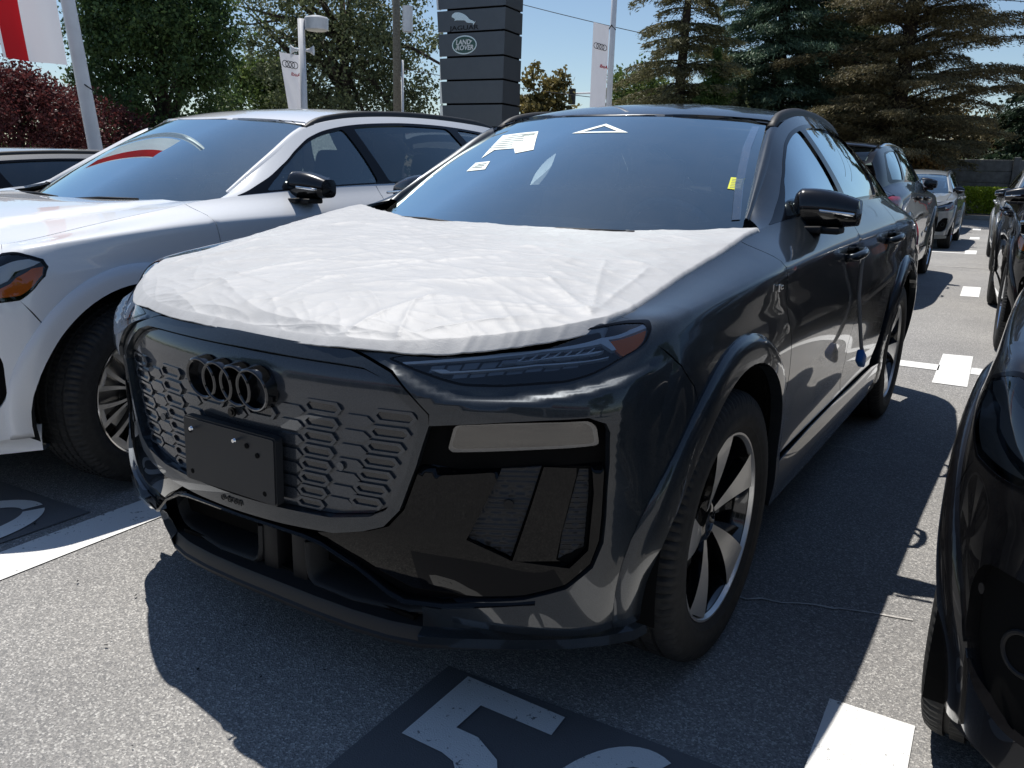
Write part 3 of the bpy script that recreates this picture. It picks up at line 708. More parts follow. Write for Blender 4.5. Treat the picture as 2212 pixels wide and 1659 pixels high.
def hero_front(car,paint_):
    zb=lambda x: pl((np.abs(x)-.40)/.53,[(.918,),(.874,),(.847,),(.844,),(.856,),(.880,),(.93,)])[...,0]
    def boff(q):
        p=S(q[:,0],q[:,1]); d=p[:,2]-zb(p[:,0]); t=np.clip((.012-d)/.024,0,1); t=t*t*(3-2*t)
        fx=np.clip((np.abs(p[:,0])-.40)/.06,0,1)*np.clip((.925-np.abs(p[:,0]))/.06,0,1); fz=np.clip((p[:,2]-.60)/.20,.25,1)
        return .019*t*fx*fz
    def side(s,m):
        fr=lambda p: m(FR(p))
        g=.0022
        top=edge8(0,4.72)
        seam=FR([(.884,.962)])+SD([(-.421,.935),(-.390,.903),(-.340,.849)])
        ar=SD(arc(0,RO+.03,128,190))
        bot=[(5.35,.0),(4.6,0.),(4.,0),(3.4,0),(2.8,0),(2.2,.0)]
        mask=FR([(x,z-(g if z<.6 else -g)) if x<.84 else (x+g,z) for x,z in MASK_R])
        frm=FR([(x*1.010,z+.005) for x,z in GR_OUT[:5]][::-1])
        poly=top+FR([(.880,.992)])+seam+ar+bot+mask+frm
        hl=FR(rnd(HL,.012,3))
        b=panel('front_bumper',S,m(poly),[m(hl)],paint_,car,off=boff,step=.014,skirt=.03)
        # black mask
        mu=[(.852,.722),(.849,.783),(.840,.801),(.815,.810),(.779,.806),(.666,.797),(.571,.787),(.534,.782),(.524,.705),(.588,.697),(.747,.709)]
        panel('lamp_recess',S,m(FR(mu)),[],'piano',car,off=-.034,skirt=0)
        cut=[(.604,.524),(.690,.478),(.80,.463),(.832,.505),(.836,.640),(.831,.698),(.744,.697),(.668,.687)]
        ml=[(.453,.349),(.60,.375),(.715,.393),(.793,.423),(.836,.472),(.849,.528),(.851,.587),(.851,.712),(.747,.701),(.584,.688),(.521,.694)]+[(x+.003,z-.002) for x,z in MASK_L[0:5]]+[(.246,.483),(.346,.423)]
        def moff(q):
            p=S(q[:,0],q[:,1]); zt=np.interp(np.abs(p[:,0]),[.50,.521,.584,.747,.851],[.690,.694,.688,.701,.712]); t=np.clip((zt-p[:,2])/.022,0,1); return -.034+.028*t
        mk=panel('lower_mask',S,m(FR(ml)),[m(FR(cut))],'piano',car,off=moff,skirt=.03,step=.011)
        ln=rnd([(.577,.784),(.666,.793),(.822,.803),(.836,.790),(.843,.748),(.737,.737),(.573,.723),(.565,.731)],.010,3)
        lamp=panel('main_headlamp',S,m(FR(ln)),[],'plastic_dark',car,off=-.030,skirt=.0)
        c_=np.mean(ln,0); panel('lamp_bezel',S,m(FR(ln)),[m(FR([tuple(c_+(np.array(q)-c_)*[.955,.86]) for q in ln]))],'lamp_cell',lamp,off=-.020,skirt=.01)
        panel('lens',S,m(FR(ln)),[],'lamp_glass',lamp,off=-.012,skirt=.012)
        panel('sensor_cover',S,m(FR(rnd([(.546,.671),(.660,.686),(.632,.603),(.529,.590)],.012))),[],'piano',mk,off=-.0025,skirt=.006)
        for c,pts,o in (('textured_vane',[(.668,.688),(.742,.697),(.690,.482),(.606,.524)],-.022),('textured_vane',[(.812,.690),(.828,.69),(.830,.638),(.827,.508),(.780,.480),(.786,.54)],-.026)):
            def hx(q,o=o):
                p=S(q[:,0],q[:,1]); r=p[:,2]/.0125; k=np.floor(r); f=r-k; xx=p[:,0]/.030+.5*(k%2); w=np.abs((xx%1)-.5)*2
                return o+.0035*np.clip(1-np.abs(f-.5)*2.4+.5*(w-.5),0,1)
            panel(c,S,m(FR(pts)),[],'plastic',mk,off=hx,skirt=.01,step=.0055)
        def vane(q):
            p=S(q[:,0],q[:,1]); t=np.clip((np.abs(p[:,0])-.70)/.12,0,1); return -.006-.022*t
        panel('gloss_vane',S,m(FR([(.746,.697),(.810,.691),(.784,.54),(.776,.478),(.80,.463),(.692,.475)])),[],'piano',mk,off=vane,skirt=.02,step=.012)
        panel('vane_back',S,m(FR(cut)),[],'piano',mk,off=-.036,skirt=0)
        p=S(*m(FR([(.681,.608)]))[0]); bm=bmesh.new(); n=Vector((.35*s,-.93,.0)).normalized(); xd=Vector((0,0,1)).cross(n); disc(bm,Vector(p)-n*.018,xd,Vector((0,0,1)),n,.011,20,.004); bm_obj('parking_sensor',bm,'plastic_dark',mk)
        # headlight unit
        h=panel('headlight',S,m(FR([(x,z) for x,z in HL])),[],'lamp_house',car,off=-.034,skirt=0)
        for r in range(3):
            for k in range(11):
                x0=.50+.031*k+.012*r; z0=.8785+.0165*r+(x0-.5)*.135
                if x0+.027>.80 or (r==0 and x0<.55): continue
                q=[(x0,z0),(x0+.026,z0+.0035),(x0+.029,z0+.0165),(x0+.003,z0+.013)]
                panel('light_cell',S,m(FR(q)),[],'lamp_cell',h,off=-.012-.004*(k%2),skirt=.012,step=.02)
        bar=[(.453,.9095),(.633,.9345),(.792,.9655),(.835,.982),(.863,.9955),(.870,.989),(.840,.974),(.806,.9625),(.829,.945),(.823,.9425),(.797,.955),(.70,.938),(.636,.928),(.458,.905)]
        panel('chrome_bar',S,m(FR([(x,z+.0015) for x,z in bar])),[],'satin',h,off=-.003,skirt=.012,step=.010)
        panel('daytime_light',S,m(FR([(.517,.901),(.540,.895),(.560,.8965),(.70,.9135),(.822,.9315),(.822,.9335),(.70,.916),(.556,.8995),(.545,.903)])),[],'satin',h,off=-.004,skirt=.012,step=.012)
        panel('daytime_light',S,m(FR([(.641,.9175),(.72,.928),(.800,.940),(.808,.9445),(.795,.9425),(.72,.930)])),[],'satin',h,off=-.004,skirt=.012,step=.012)
        for k in range(7):
            x0=.665+.019*k; z0=.9225+(x0-.665)*.148
            panel('light_tooth',S,m(FR([(x0,z0),(x0+.003,z0),(x0+.010,z0+.010),(x0+.009,z0+.010)])),[],'satin',h,off=-.005,skirt=.006,step=.02)
        panel('amber_reflector',S,m(FR(rnd([(.810,.962),(.842,.9725),(.868,.9865),(.873,.965),(.864,.947),(.846,.934),(.828,.946)],.004,2))),[],'amber',h,off=-.006,skirt=.01,step=.012)
        cx,cz=np.mean([q[0] for q in HL]),np.mean([q[1] for q in HL]); inn=[]
        for q in HL: inn.append((cx+(q[0]-cx)*.975,cz+(q[1]-cz)*.92))
        panel('headlight_rim',S,m(hl),[m(FR(rnd(inn,.012,3)))],'piano',h,off=.0012,skirt=.02,step=.012)
        panel('lens',S,m(hl),[],'lens',h,off=-.0005,skirt=0,step=.02)
        # small body piece behind the lip
    both(side)
    # grille
    panel('grille_frame',S,FR(full(GR_OUT)),[FR(full(GR_IN))],paint_,car,off=.007,skirt=.03,step=.014)
    gi=full([(x*.996,z-.0015 if z>.7 else z+.0015) for x,z in GR_IN])
    def goff(q):
        p=S(q[:,0],q[:,1]); t=np.clip((p[:,2]-.806)/.006,0,1); return -.017+.008*t
    g=panel('grille',S,FR(gi),[],'grille_paint',car,off=goff,skirt=0,step=.014)
    rows=[.790,.752,.717,.682,.648,.614,.582,.553]
    colx=[lambda r:.088-.0012*r,lambda r:.269-.0058*r,lambda r:.449-.0118*r]
    def hexa(x,z,w,h,p): return [(x-w,z),(x-w+p,z+h),(x+w-p,z+h),(x+w,z),(x+w-p,z-h),(x-w+p,z-h)]
    ins=np.array(FR(full([(x*.985,z) for x,z in GR_IN])))
    for ci,cf in enumerate(colx):
        for s in (1,-1):
            for r,z in enumerate(rows):
                x=s*cf(r); w=.0455-.0014*r; h=.0108-.0003*r
                if ci==2 and r==7: continue
                if ci==0 and r in (2,3,4,5,6,7): continue
                if ci==0 and r==0: continue
                o=FR(hexa(x,z,w+.006,h+.0045,.012)); i=FR(hexa(x,z,w-.003,h-.0015,.009))
                sl=panel('grille_slot',S,o,[i],'grille_paint',g,off=-.0095,skirt=.009,step=.02)
                panel('slot_back',S,i,[],'slot_dark',sl,off=-.0155,skirt=0,step=.03)
    for ci in (0,1,2,3):
        for s in (1,-1):
            if ci==0 and s<0: continue
            for r in range(8):
                z=.5*(rows[r]+(rows[r+1] if r<7 else .524)); 
                x=0 if ci==0 else s*(.5*(colx[ci-1](r)+colx[ci](r)) if ci<3 else colx[2](r)+.062)
                w=.040 if ci<3 else .012
                if ci==0 and r>1: continue
                if ci==1 and r in (3,4,5,6) and False: continue
                if ci==3 and r>5: continue
                pg=FR(hexa(x,z,w,.0125,.016 if ci<3 else .008))
                if not in_poly(np.array(pg),ins).all(): continue
                panel('grille_facet',S,pg,[],'grille_paint',g,off=-.0115,skirt=.006,step=.03)
    # maker's rings
    xd,zd,n=Vector((1,0,0)),Vector((0,-.12,.993)),Vector((0,-.993,-.12))
    em=None
    for k in range(4):
        bm=bmesh.new(); ring_mesh(bm,((k-1.5)*.0605,-.864-.002*(k%2),.808),xd,zd,n,.0530,.0440,.034,48)
        o=bm_obj('emblem_ring',bm,'black_chrome',em or car,angle=35)
        if em is None: em=o; o.name='ring_emblem'
    # plate bracket
    bm=bmesh.new(); pr=rnd([(-.163,.540),(.163,.540),(.163,.706),(-.163,.706)],.010,3)
    f=bm.faces.new([bm.verts.new((x,-.868-.003*(.706-z)/.166,z)) for x,z in pr]); ex=bmesh.ops.extrude_face_region(bm,geom=[f])
    for v in [e for e in ex['geom'] if isinstance(e,bmesh.types.BMVert)]: v.co.y+=.024
    bmesh.ops.recalc_face_normals(bm,faces=bm.faces); bmesh.ops.bevel(bm,geom=[e for e in bm.edges if all(abs(v.co.y+.868)<.008 for v in e.verts)],offset=.004,segments=2,affect='EDGES')
    br=bm_obj('plate_bracket',bm,'plastic',car,angle=40)
    Y=Vector((0,-1,0)); X=Vector((1,0,0)); Z=Vector((0,0,1))
    for x,z in ((-.135,.672),(.070,.672),(.105,.655),(-.135,.565),(.125,.565)):
        bm=bmesh.new(); disc(bm,(x,-.8695,z),X,Z,Y,.0065,14,.0014); bm_obj('bolt_hole',bm,'void',br)
    for x,z in ((-.110,.684),(.045,.684)):
        bm=bmesh.new(); tube(bm,[(x,-.865,z),(x,-.884,z)],.0032,10); tube(bm,[(x,-.884,z),(x,-.8885,z)],[.0065,.0045],12); bm_obj('screw',bm,'chrome',br,angle=40)
    text_mesh('lettering','e-tron',.030,'plastic_dark',car,frame_mtx((-.008,-.8605,.5165),(1,0,0),(0,0,1),(0,-1,0)),.001)
    bm=bmesh.new(); disc(bm,(0,-.846,.737),X,Z,Y,.012,20,.006); disc(bm,(0,-.852,.737),X,Z,Y,.007,16,.003); bm_obj('front_camera',bm,'piano',g)
    for x in (.316,-.316):
        bm=bmesh.new(); y=float(S(*FR([(x,.659)])[0])[1]); disc(bm,(x,y+.008,.659),X,Z,Y,.010,18,.003); bm_obj('parking_sensor',bm,'grille_paint',g)
    # lower intake and lip
    lp=[(0,-.757,0),(.14,-.757,0),(.27,-.752,0),(.38,-.739,0),(.46,-.717,0),(.54,-.677,.004),(.62,-.632,.008),(.70,-.588,.014),(.78,-.530,.022),(.84,-.475,.028),(.89,-.42,.034),(.905,-.395,.036)]
    lip=[(x,y,.200+z) for x,y,z in lp]
    sweep('splitter',lip,[(-.30,-.004),(-.03,-.004),(-.004,-.002),(0,.003),(.002,.012),(-.004,.017),(-.008,.042),(-.014,.050),(-.075,.066),(-.15,.072)],'plastic',car,35)
    cn=[(.46,-.718,0),(.54,-.682,0),(.62,-.640,0),(.70,-.597,0),(.78,-.545,0),(.84,-.495,0),(.89,-.44,0),(.905,-.40,0)]
    for s in (1,-1):
        bm=bmesh.new(); rows=[]
        for k,(x,y,_) in enumerate(cn):
            t=k/(len(cn)-1); q=S(s*np.interp(x,[.45,.62,.715,.85,.905],[1.75,2.5,3.0,4.0,5.3]),0.05)
            rows.append([bm.verts.new((q[0],q[1]+.004,.315)),bm.verts.new((lerp(q[0],x*s,.45),lerp(q[1],y,.45)+.012,.285)),bm.verts.new((x*s,y+.016,.252+.03*t)),bm.verts.new((x*s,y-.006,.235+.03*t)),bm.verts.new((x*s,y+.004,.205+.03*t))])
        for i in range(len(rows)-1):
            for j in range(4): bm.faces.new((rows[i][j],rows[i+1][j],rows[i+1][j+1],rows[i][j+1]))
        bmesh.ops.recalc_face_normals(bm,faces=bm.faces); bm_obj('lower_corner',bm,paint_,car,angle=30)
    bm=bmesh.new(); box(bm,(0,-.50,.38),(1.06,.02,.26)); box(bm,(0,-.60,.262),(.86,.20,.012)); box(bm,(-.50,-.56,.37),(.012,.14,.22)); box(bm,(.50,-.56,.37),(.012,.14,.22)); box(bm,(0,-.62,.492),(.5,.22,.012)); bm_obj('lower_intake',bm,'void',car)
    for k,z in enumerate((.285,.325,.365,.405,.445)):
        bm=bmesh.new(); box(bm,(0,-.60,z),(.98,.05,.008),Matrix.Rotation(R(-12),3,'X')); bm_obj('intake_slat',bm,'plastic_dark',car)
    bm=bmesh.new(); box(bm,(.02,-.60,.36),(.20,.05,.10),None,.01); bm_obj('radar_sensor',bm,'plastic_dark',car)
    for s in (1,-1):
        bm=bmesh.new(); pts=[(.088,.372),(.090,.30),(.097,.275),(.115,.262),(.25,.260),(.40,.266),(.452,.279),(.474,.300),(.486,.335)]
        rows=[]
        for k,(x,z) in enumerate(pts):
            a=Vector((pts[max(k-1,0)][0],0,pts[max(k-1,0)][1])); b_=Vector((pts[min(k+1,len(pts)-1)][0],0,pts[min(k+1,len(pts)-1)][1])); d=(b_-a).normalized(); nn=Vector((d.z,0,-d.x)); y=-.705+.16*max(0,x-.25)
            rows.append([bm.verts.new((s*(x+nn.x*o),y+dy,z+nn.z*o)) for o,dy in ((.011,.02),(.009,-.006),(.0,-.012),(-.010,-.004),(-.016,.10))])
        for i in range(len(rows)-1):
            for j in range(4): bm.faces.new((rows[i][j],rows[i+1][j],rows[i+1][j+1],rows[i][j+1]))
        bmesh.ops.recalc_face_normals(bm,faces=bm.faces); bm_obj('intake_surround',bm,'plastic',car,angle=50)
        bm=bmesh.new(); box(bm,(s*.055,-.66,.32),(.06,.10,.15),None,.012); bm_obj('intake_post',bm,'plastic_dark',car,angle=40)
    # under-grille lip line
    sweep('lower_trim',[(x,y-.001,z) for (x,z),y in zip([(0,.474),(.12,.474),(.21,.470),(.26,.460),(.346,.417),(.42,.362),(.455,.343),(.55,.352),(.65,.368),(.74,.382)],[-.846,-.843,-.836,-.828,-.805,-.78,-.765,-.745,-.70,-.655])],[(-.05,-.004),(.0,-.006),(.004,0),(.0,.006),(-.02,.010)],'piano',car,50)
def wscreen_item(name,poly,mat,par,off=.0):
    return panel(name,WS,poly,[],mat,par,sc=(.7,.9),step=.06,skirt=0,off=off)
def make_hero():
    car=empty('parked_car'); tag(car,'dark grey electric SUV with black ring emblem and white cover on its bonnet','car')
    p='grey_paint'
    shell_core(car); side_panels(car,p,SPORT,'privacy','piano','plastic'); hero_front(car,p); roof_parts(car,p,SPORT); wheel_wells(car); interior(car); tail(car,p)
    for s in (1,-1): mirror_part(car,s,'black_paint')
    wheels(car,'aero',R(-1.5))
    # bonnet under the cover
    panel('bonnet',HOOD,[(k/10,0.) for k in range(-10,11)]+[(1,.5),(1,1)]+[(k/10,1.) for k in range(9,-11,-1)]+[(-1,.5)],[],p,car,sc=(.8,1.1),step=.05,off=-.004)
    w=windscreen(car)
    wscreen_item('camera_housing',[(-.143,.772),(-.165,.884),(0,.915),(.314,.908),(.319,.72),(.15,.716),(.137,.64),(.095,.615),(.055,.628),(.011,.70)],'frit',w,-.006)
    tri=[(-.099,.742),(.072,.838),(.264,.758)]; c=np.mean(tri,0); inn=[tuple(c+(np.array(q)-c)*.62) for q in tri]
    panel('display_triangle',WS,tri,[inn],'paper',w,sc=(.7,.9),step=.06,skirt=0,off=.0015)
    wscreen_item('sensor_lens',[tuple((.085+.028*math.cos(a),.668+.03*math.sin(a))) for a in np.linspace(0,6.28,16,endpoint=False)],'piano',w,-.003)
    st=wscreen_item('window_sticker',[(-.627,.516),(-.737,.78),(-.396,.78),(-.253,.592),(-.369,.56),(-.429,.608),(-.60,.60)],'paper',w,.0015)
    for k in range(7):
        t=.62+.022*k; x0=-.66+.01*k
        wscreen_item('print_line',[(x0-.02,t),(x0+.20-.03*(k%3),t),(x0+.20-.03*(k%3),t+.005),(x0-.02,t+.005)],'ink',st,.0028)
    for k in range(14): wscreen_item('bar_code',[(-.50+.008*k,.735),(-.50+.008*k+.004,.735),(-.50+.008*k+.004,.76),(-.50+.008*k,.76)],'ink',st,.0028)
    s2=wscreen_item('service_sticker',[(-.616,.392),(-.627,.472),(-.506,.488),(-.468,.416)],'paper',w,.0015)
    for k in range(3): wscreen_item('print_line',[(-.60+.01*k,.42+.016*k),(-.51,.43+.016*k),(-.51,.436+.016*k),(-.60+.01*k,.426+.016*k)],'ink',s2,.0028)
    wscreen_item('bar_code_label',[(-.594,.54),(-.479,.556),(-.385,.464),(-.473,.456)],'paper',w,-.002)
    ys=wscreen_item('yellow_label',[(.905,.400),(.965,.392),(.965,.288),(.905,.304)],'yellow',w,.002)
    for k in range(6): wscreen_item('print_line',[(.912,.312+.014*k),(.957,.304+.014*k),(.957,.307+.014*k),(.912,.315+.014*k)],'ink',ys,.003)
    M['tape']=thin_glass('clear_tape',(.95,.94,.90),1,.07,gain=6.5)
    wscreen_item('clear_tape',[(.955,.06),(.93,.35),(.915,.68),(.925,.95),(.965,.96),(.955,.68),(.965,.35),(.985,.06)],'tape',w,.003)
    # wiper
    for a in ((-.02,.31,1.098,.48,.37,1.112),(-.60,.40,1.112,-.10,.33,1.100)):
        bm=bmesh.new(); tube(bm,[(a[0],a[1]-.03,a[2]+.012),((a[0]+a[3])/2,(a[1]+a[4])/2-.03,(a[2]+a[5])/2+.022),(a[3],a[4]-.03,a[5]+.018)],.008,6); bm_obj('wiper',bm,'plastic_dark',car,smooth=True)
    bm=bmesh.new(); L=[[bm.verts.new((x,.27+.29*(x/.76)**2+dy,1.09+.045*(x/.76)**2+dz)) for dy,dz in ((-.07,-.02),(-.01,-.012),(.03,.0))] for x in np.linspace(-.78,.78,17)]
    for i in range(16):
        for j in range(2): bm.faces.new((L[i][j],L[i+1][j],L[i+1][j+1],L[i][j+1]))
    bm_obj('cowl',bm,'plastic_dark',car,smooth=True)
    # wing badge
    u,v=SD([(.30,1.005)])[0]; q=S(u,v); bm=bmesh.new(); box(bm,(q[0]+.009,.285,1.008),(.005,.010,.022),None,.001); box(bm,(q[0]+.009,.309,1.008),(.005,.028,.010),None,.001); bm_obj('wing_badge',bm,'chrome',car)
    return car
hero=make_hero()
# ------------------------------------------------------------------ bonnet cover
def fabric(name):
    m,t,b=new_mat(name); c=objco(t)
    n1=noise(t,6,6,.6,c); t.links.new(ramp(t,n1,[(.3,(.385,.39,.395)),(.7,(.445,.45,.455))]),b.inputs['Base Color'])
    b.inputs['Roughness'].default_value=.55; b.inputs['Sheen Weight'].default_value=.25
    w=N_(t,'ShaderNodeTexVoronoi'); w.inputs['Scale'].default_value=420; t.links.new(c,w.inputs['Vector'])
    n2=noise(t,38,5,.65,c,.6); mx=N_(t,'ShaderNodeMath',operation='MULTIPLY_ADD'); t.links.new(w.outputs['Distance'],mx.inputs[0]); mx.inputs[1].default_value=.25; t.links.new(n2,mx.inputs[2])
    bump(t,b,mx.outputs[0],.30,.003); return m
M['cover']=fabric('white_fabric')
def vnoise(x,y,seed,n=64):
    r=np.random.default_rng(seed).random((n,n)); xi=np.floor(x).astype(int); yi=np.floor(y).astype(int); fx=x-xi; fy=y-yi; fx=fx*fx*(3-2*fx); fy=fy*fy*(3-2*fy)
    g=lambda a,b: r[(a)%n,(b)%n]
    return (g(xi,yi)*(1-fx)+g(xi+1,yi)*fx)*(1-fy)+(g(xi,yi+1)*(1-fx)+g(xi+1,yi+1)*fx)*fy
def make_cover():
    na,nb=361,301
    a=np.linspace(-1.045,1.045,na); b=np.concatenate([np.linspace(-.045,0,18)[:-1],np.linspace(0,1.0,nb-17)])
    A,B=np.meshgrid(a,b,indexing='ij'); Ac=np.clip(A,-1,1); Bc=np.clip(B,0,1)
    P=HOOD(Ac,Bc); e=2e-3
    du=HOOD(Ac+e,Bc)-HOOD(Ac-e,Bc); dv=HOOD(Ac,np.clip(Bc+e,0,1))-HOOD(Ac,np.clip(Bc-e,0,1)); n=np.cross(du,dv); n/=np.linalg.norm(n,axis=-1)[...,None]+1e-9
    n=np.where(n[...,2:]<0,-n,n)
    x,y=P[...,0].copy(),P[...,1].copy()
    # overhang: sides turn down, front turns down the nose
    sd=np.clip((np.abs(A)-1)/.045,0,1); P[...,0]+=np.sign(A)*.010*np.sin(sd*1.5); P[...,2]-=.020*sd**1.5
    f=np.clip(-B/.045,0,1); k=1-np.clip((np.abs(x)-.40)/.12,0,1)
    P[...,1]-=(.020+.014*(1-k))*f; P[...,2]-=(.020*k+.032*(1-k))*f**1.1
    # folds
    def rot(t): c,s=math.cos(t),math.sin(t); return x*c+y*s,-x*s+y*c
    w=np.zeros_like(x)
    for th,fx,fy,amp,sd_ in ((.35,2.2,9,.0050,1),(-.25,2.6,10,.0042,2),(.9,3,8,.003,3),(.1,5,22,.0022,4),(-.6,5,20,.0018,5),(.5,9,34,.0010,6),(.15,9,30,.0016,7),(-.35,8,27,.0016,8),(.75,9,28,.0013,9)):
        p,q=rot(th); wob=vnoise(x*3+9,y*3+4,sd_+40)*.10
        v=vnoise(p*fx+20,(q+wob)*fy+20,sd_); w+=amp*.8*(1-np.abs(2*v-1))**3.2
    def crease(x0,y0,x1,y1,amp,wd):
        ax,ay=x1-x0,y1-y0; L=math.hypot(ax,ay); t=((x-x0)*ax+(y-y0)*ay)/L**2; d=((x-x0)*ay-(y-y0)*ax)/L+.012*(vnoise(x*14+3,y*14+5,77)-.5)
        return .52*amp*np.exp(-np.abs(d)/(wd*.8))*np.clip(t*6+.6,0,1)*np.clip((1-t)*6+.6,0,1)*((t>-.1)&(t<1.1))
    for c in ((.16,-.55,.60,-.30,.007,.012),(-.45,-.55,-.10,-.62,.006,.010),(.05,-.2,.5,-.12,.006,.010),(-.5,.12,.1,.05,.005,.010),(.30,-.76,.38,-.55,.010,.012),(.42,-.74,.36,-.60,.007,.010),(.36,-.70,.20,-.58,.006,.014),(.46,-.70,.62,-.55,.007,.012),(.74,-.46,.52,-.30,.011,.012),(.74,-.46,.60,-.10,.008,.013),(.70,-.50,.40,-.40,.007,.015),(.74,-.44,.72,-.10,.007,.01),(-.66,-.52,-.40,-.30,.011,.012),(-.66,-.50,-.62,-.20,.010,.012),(-.55,-.40,-.20,-.36,.006,.010),(-.60,-.20,-.25,-.05,.007,.011),(-.20,-.50,.15,-.10,.006,.011),(-.05,-.52,.30,-.22,.006,.010),(.10,-.30,.45,.05,.005,.011),(-.4,.0,.1,.28,.005,.010),(.2,.0,.7,.25,.005,.012),(-.72,.1,-.35,.3,.006,.010),(.50,.10,.78,.42,.006,.010),(-.70,-.05,-.45,.15,.006,.01),(.0,-.72,.02,-.5,.004,.01),(-.3,-.73,-.22,-.5,.005,.01)):
        w+=crease(*c)
    edge=np.clip(1-np.abs(A),0,1)*8; w*=np.clip(.35+edge,0,1)
    # gathered hem
    hem=np.clip((np.abs(A)-.93)/.1,0,1)+np.clip(-B/.04,0,1)
    w+=hem*.0012*(vnoise((x+y)*42+30,y*30+9,11)-.4)
    P+=n*(w+.006)[...,None]
    V,F=grid_mesh(P); o=mesh_obj('bonnet_cover',V,[f[::-1] for f in F],'cover'); 
    tag(o,'wrinkled white fabric cover spread over the bonnet of the dark grey SUV','cover'); 
    so=o.modifiers.new('thick','SOLIDIFY'); so.thickness=.003; so.offset=1
    return o
cover=make_cover()
# ------------------------------------------------------------------ ground
def asphalt():
    m,t,b=new_mat('asphalt'); c=objco(t)
    v=N_(t,'ShaderNodeTexVoronoi'); v.inputs['Scale'].default_value=210; t.links.new(c,v.inputs['Vector'])
    sp=N_(t,'ShaderNodeSeparateColor'); t.links.new(v.outputs['Color'],sp.inputs[0])
    big=noise(t,.7,5,.6,c); fine=noise(t,320,3,.6,c)
    stone=ramp(t,sp.outputs[0],[(0,(.22,.22,.22)),(.45,(.32,.315,.305)),(.80,(.41,.40,.385)),(1,(.66,.65,.62))])
    st2=noise(t,.23,6,.65,c); tone=ramp(t,big,[(.3,(.80,.80,.80)),(.7,(1.06,1.05,1.03))]); tn=N_(t,'ShaderNodeMix',data_type='RGBA',blend_type='MULTIPLY'); tn.inputs[0].default_value=1; t.links.new(tone,tn.inputs[6]); t.links.new(ramp(t,st2,[(.35,(.82,.82,.83)),(.6,(1,1,1))]),tn.inputs[7]); tone=tn.outputs[2]
    mx=N_(t,'ShaderNodeMix',data_type='RGBA',blend_type='MULTIPLY'); mx.inputs[0].default_value=1; t.links.new(stone,mx.inputs[6]); t.links.new(tone,mx.inputs[7])
    tar=ramp(t,fine,[(.36,(.62,.62,.63)),(.52,(1,1,1))])
    m2=N_(t,'ShaderNodeMix',data_type='RGBA',blend_type='MULTIPLY'); m2.inputs[0].default_value=.8; t.links.new(mx.outputs[2],m2.inputs[6]); t.links.new(tar,m2.inputs[7])
    t.links.new(m2.outputs[2],b.inputs['Base Color']); b.inputs['Roughness'].default_value=.85; b.inputs['Specular IOR Level'].default_value=.3
    h=N_(t,'ShaderNodeMath',operation='ADD'); t.links.new(v.outputs['Distance'],h.inputs[0]); t.links.new(fine,h.inputs[1])
    bump(t,b,h.outputs[0],.55,.006); return m
M['asphalt']=asphalt()
def road_paint(name,col,wear):
    m,t,b=new_mat(name); c=objco(t)
    n1=noise(t,55,5,.75,c); n2=noise(t,9,4,.6,c); ad=N_(t,'ShaderNodeMath',operation='MULTIPLY_ADD'); t.links.new(n2,ad.inputs[0]); ad.inputs[1].default_value=.35; t.links.new(n1,ad.inputs[2])
    t.links.new(ramp(t,ad.outputs[0],[(wear,(.10,.10,.10)),(wear+.05,col)]),b.inputs['Base Color']); b.inputs['Roughness'].default_value=.7
    bump(t,b,noise(t,240,3,.6,c),.5,.004); return m
M['white_line']=road_paint('white_road_paint',(.76,.76,.74),.50)
M['panel_grey']=road_paint('grey_road_paint',(.125,.128,.134),.40)
bm=bmesh.new(); bmesh.ops.create_grid(bm,x_segments=2,y_segments=2,size=400); ground=bm_obj('parking_lot',bm,'asphalt'); tag(ground,None,None,kind='structure')
def flat(name,poly,z,mat,parent,holes=()):
    sc=1; polys=[np.array(poly)]+[np.array(h) for h in holes]; vs=[];es=[]
    for p in polys:
        b=len(vs); vs+=[Vector(q) for q in p]; es+=[(b+i,b+(i+1)%len(p)) for i in range(len(p))]
    V2,E2,F2=delaunay_2d_cdt(vs,es,[],0,1e-7)[:3]; V2=np.array([tuple(v) for v in V2]); F2=np.array([f for f in F2 if len(f)==3]); c=V2[F2].mean(1); ok=in_poly(c,polys[0])
    for h in polys[1:]: ok&=~in_poly(c,h)
    F=[]
    for f in F2[ok]:
        a,b_,d=V2[f[0]],V2[f[1]],V2[f[2]]; F.append(tuple(f) if (b_-a)[0]*(d-a)[1]-(b_-a)[1]*(d-a)[0]>0 else tuple(f[::-1]))
    return mesh_obj(name,np.c_[V2,np.full(len(V2),z)],F,mat,parent,smooth=False)
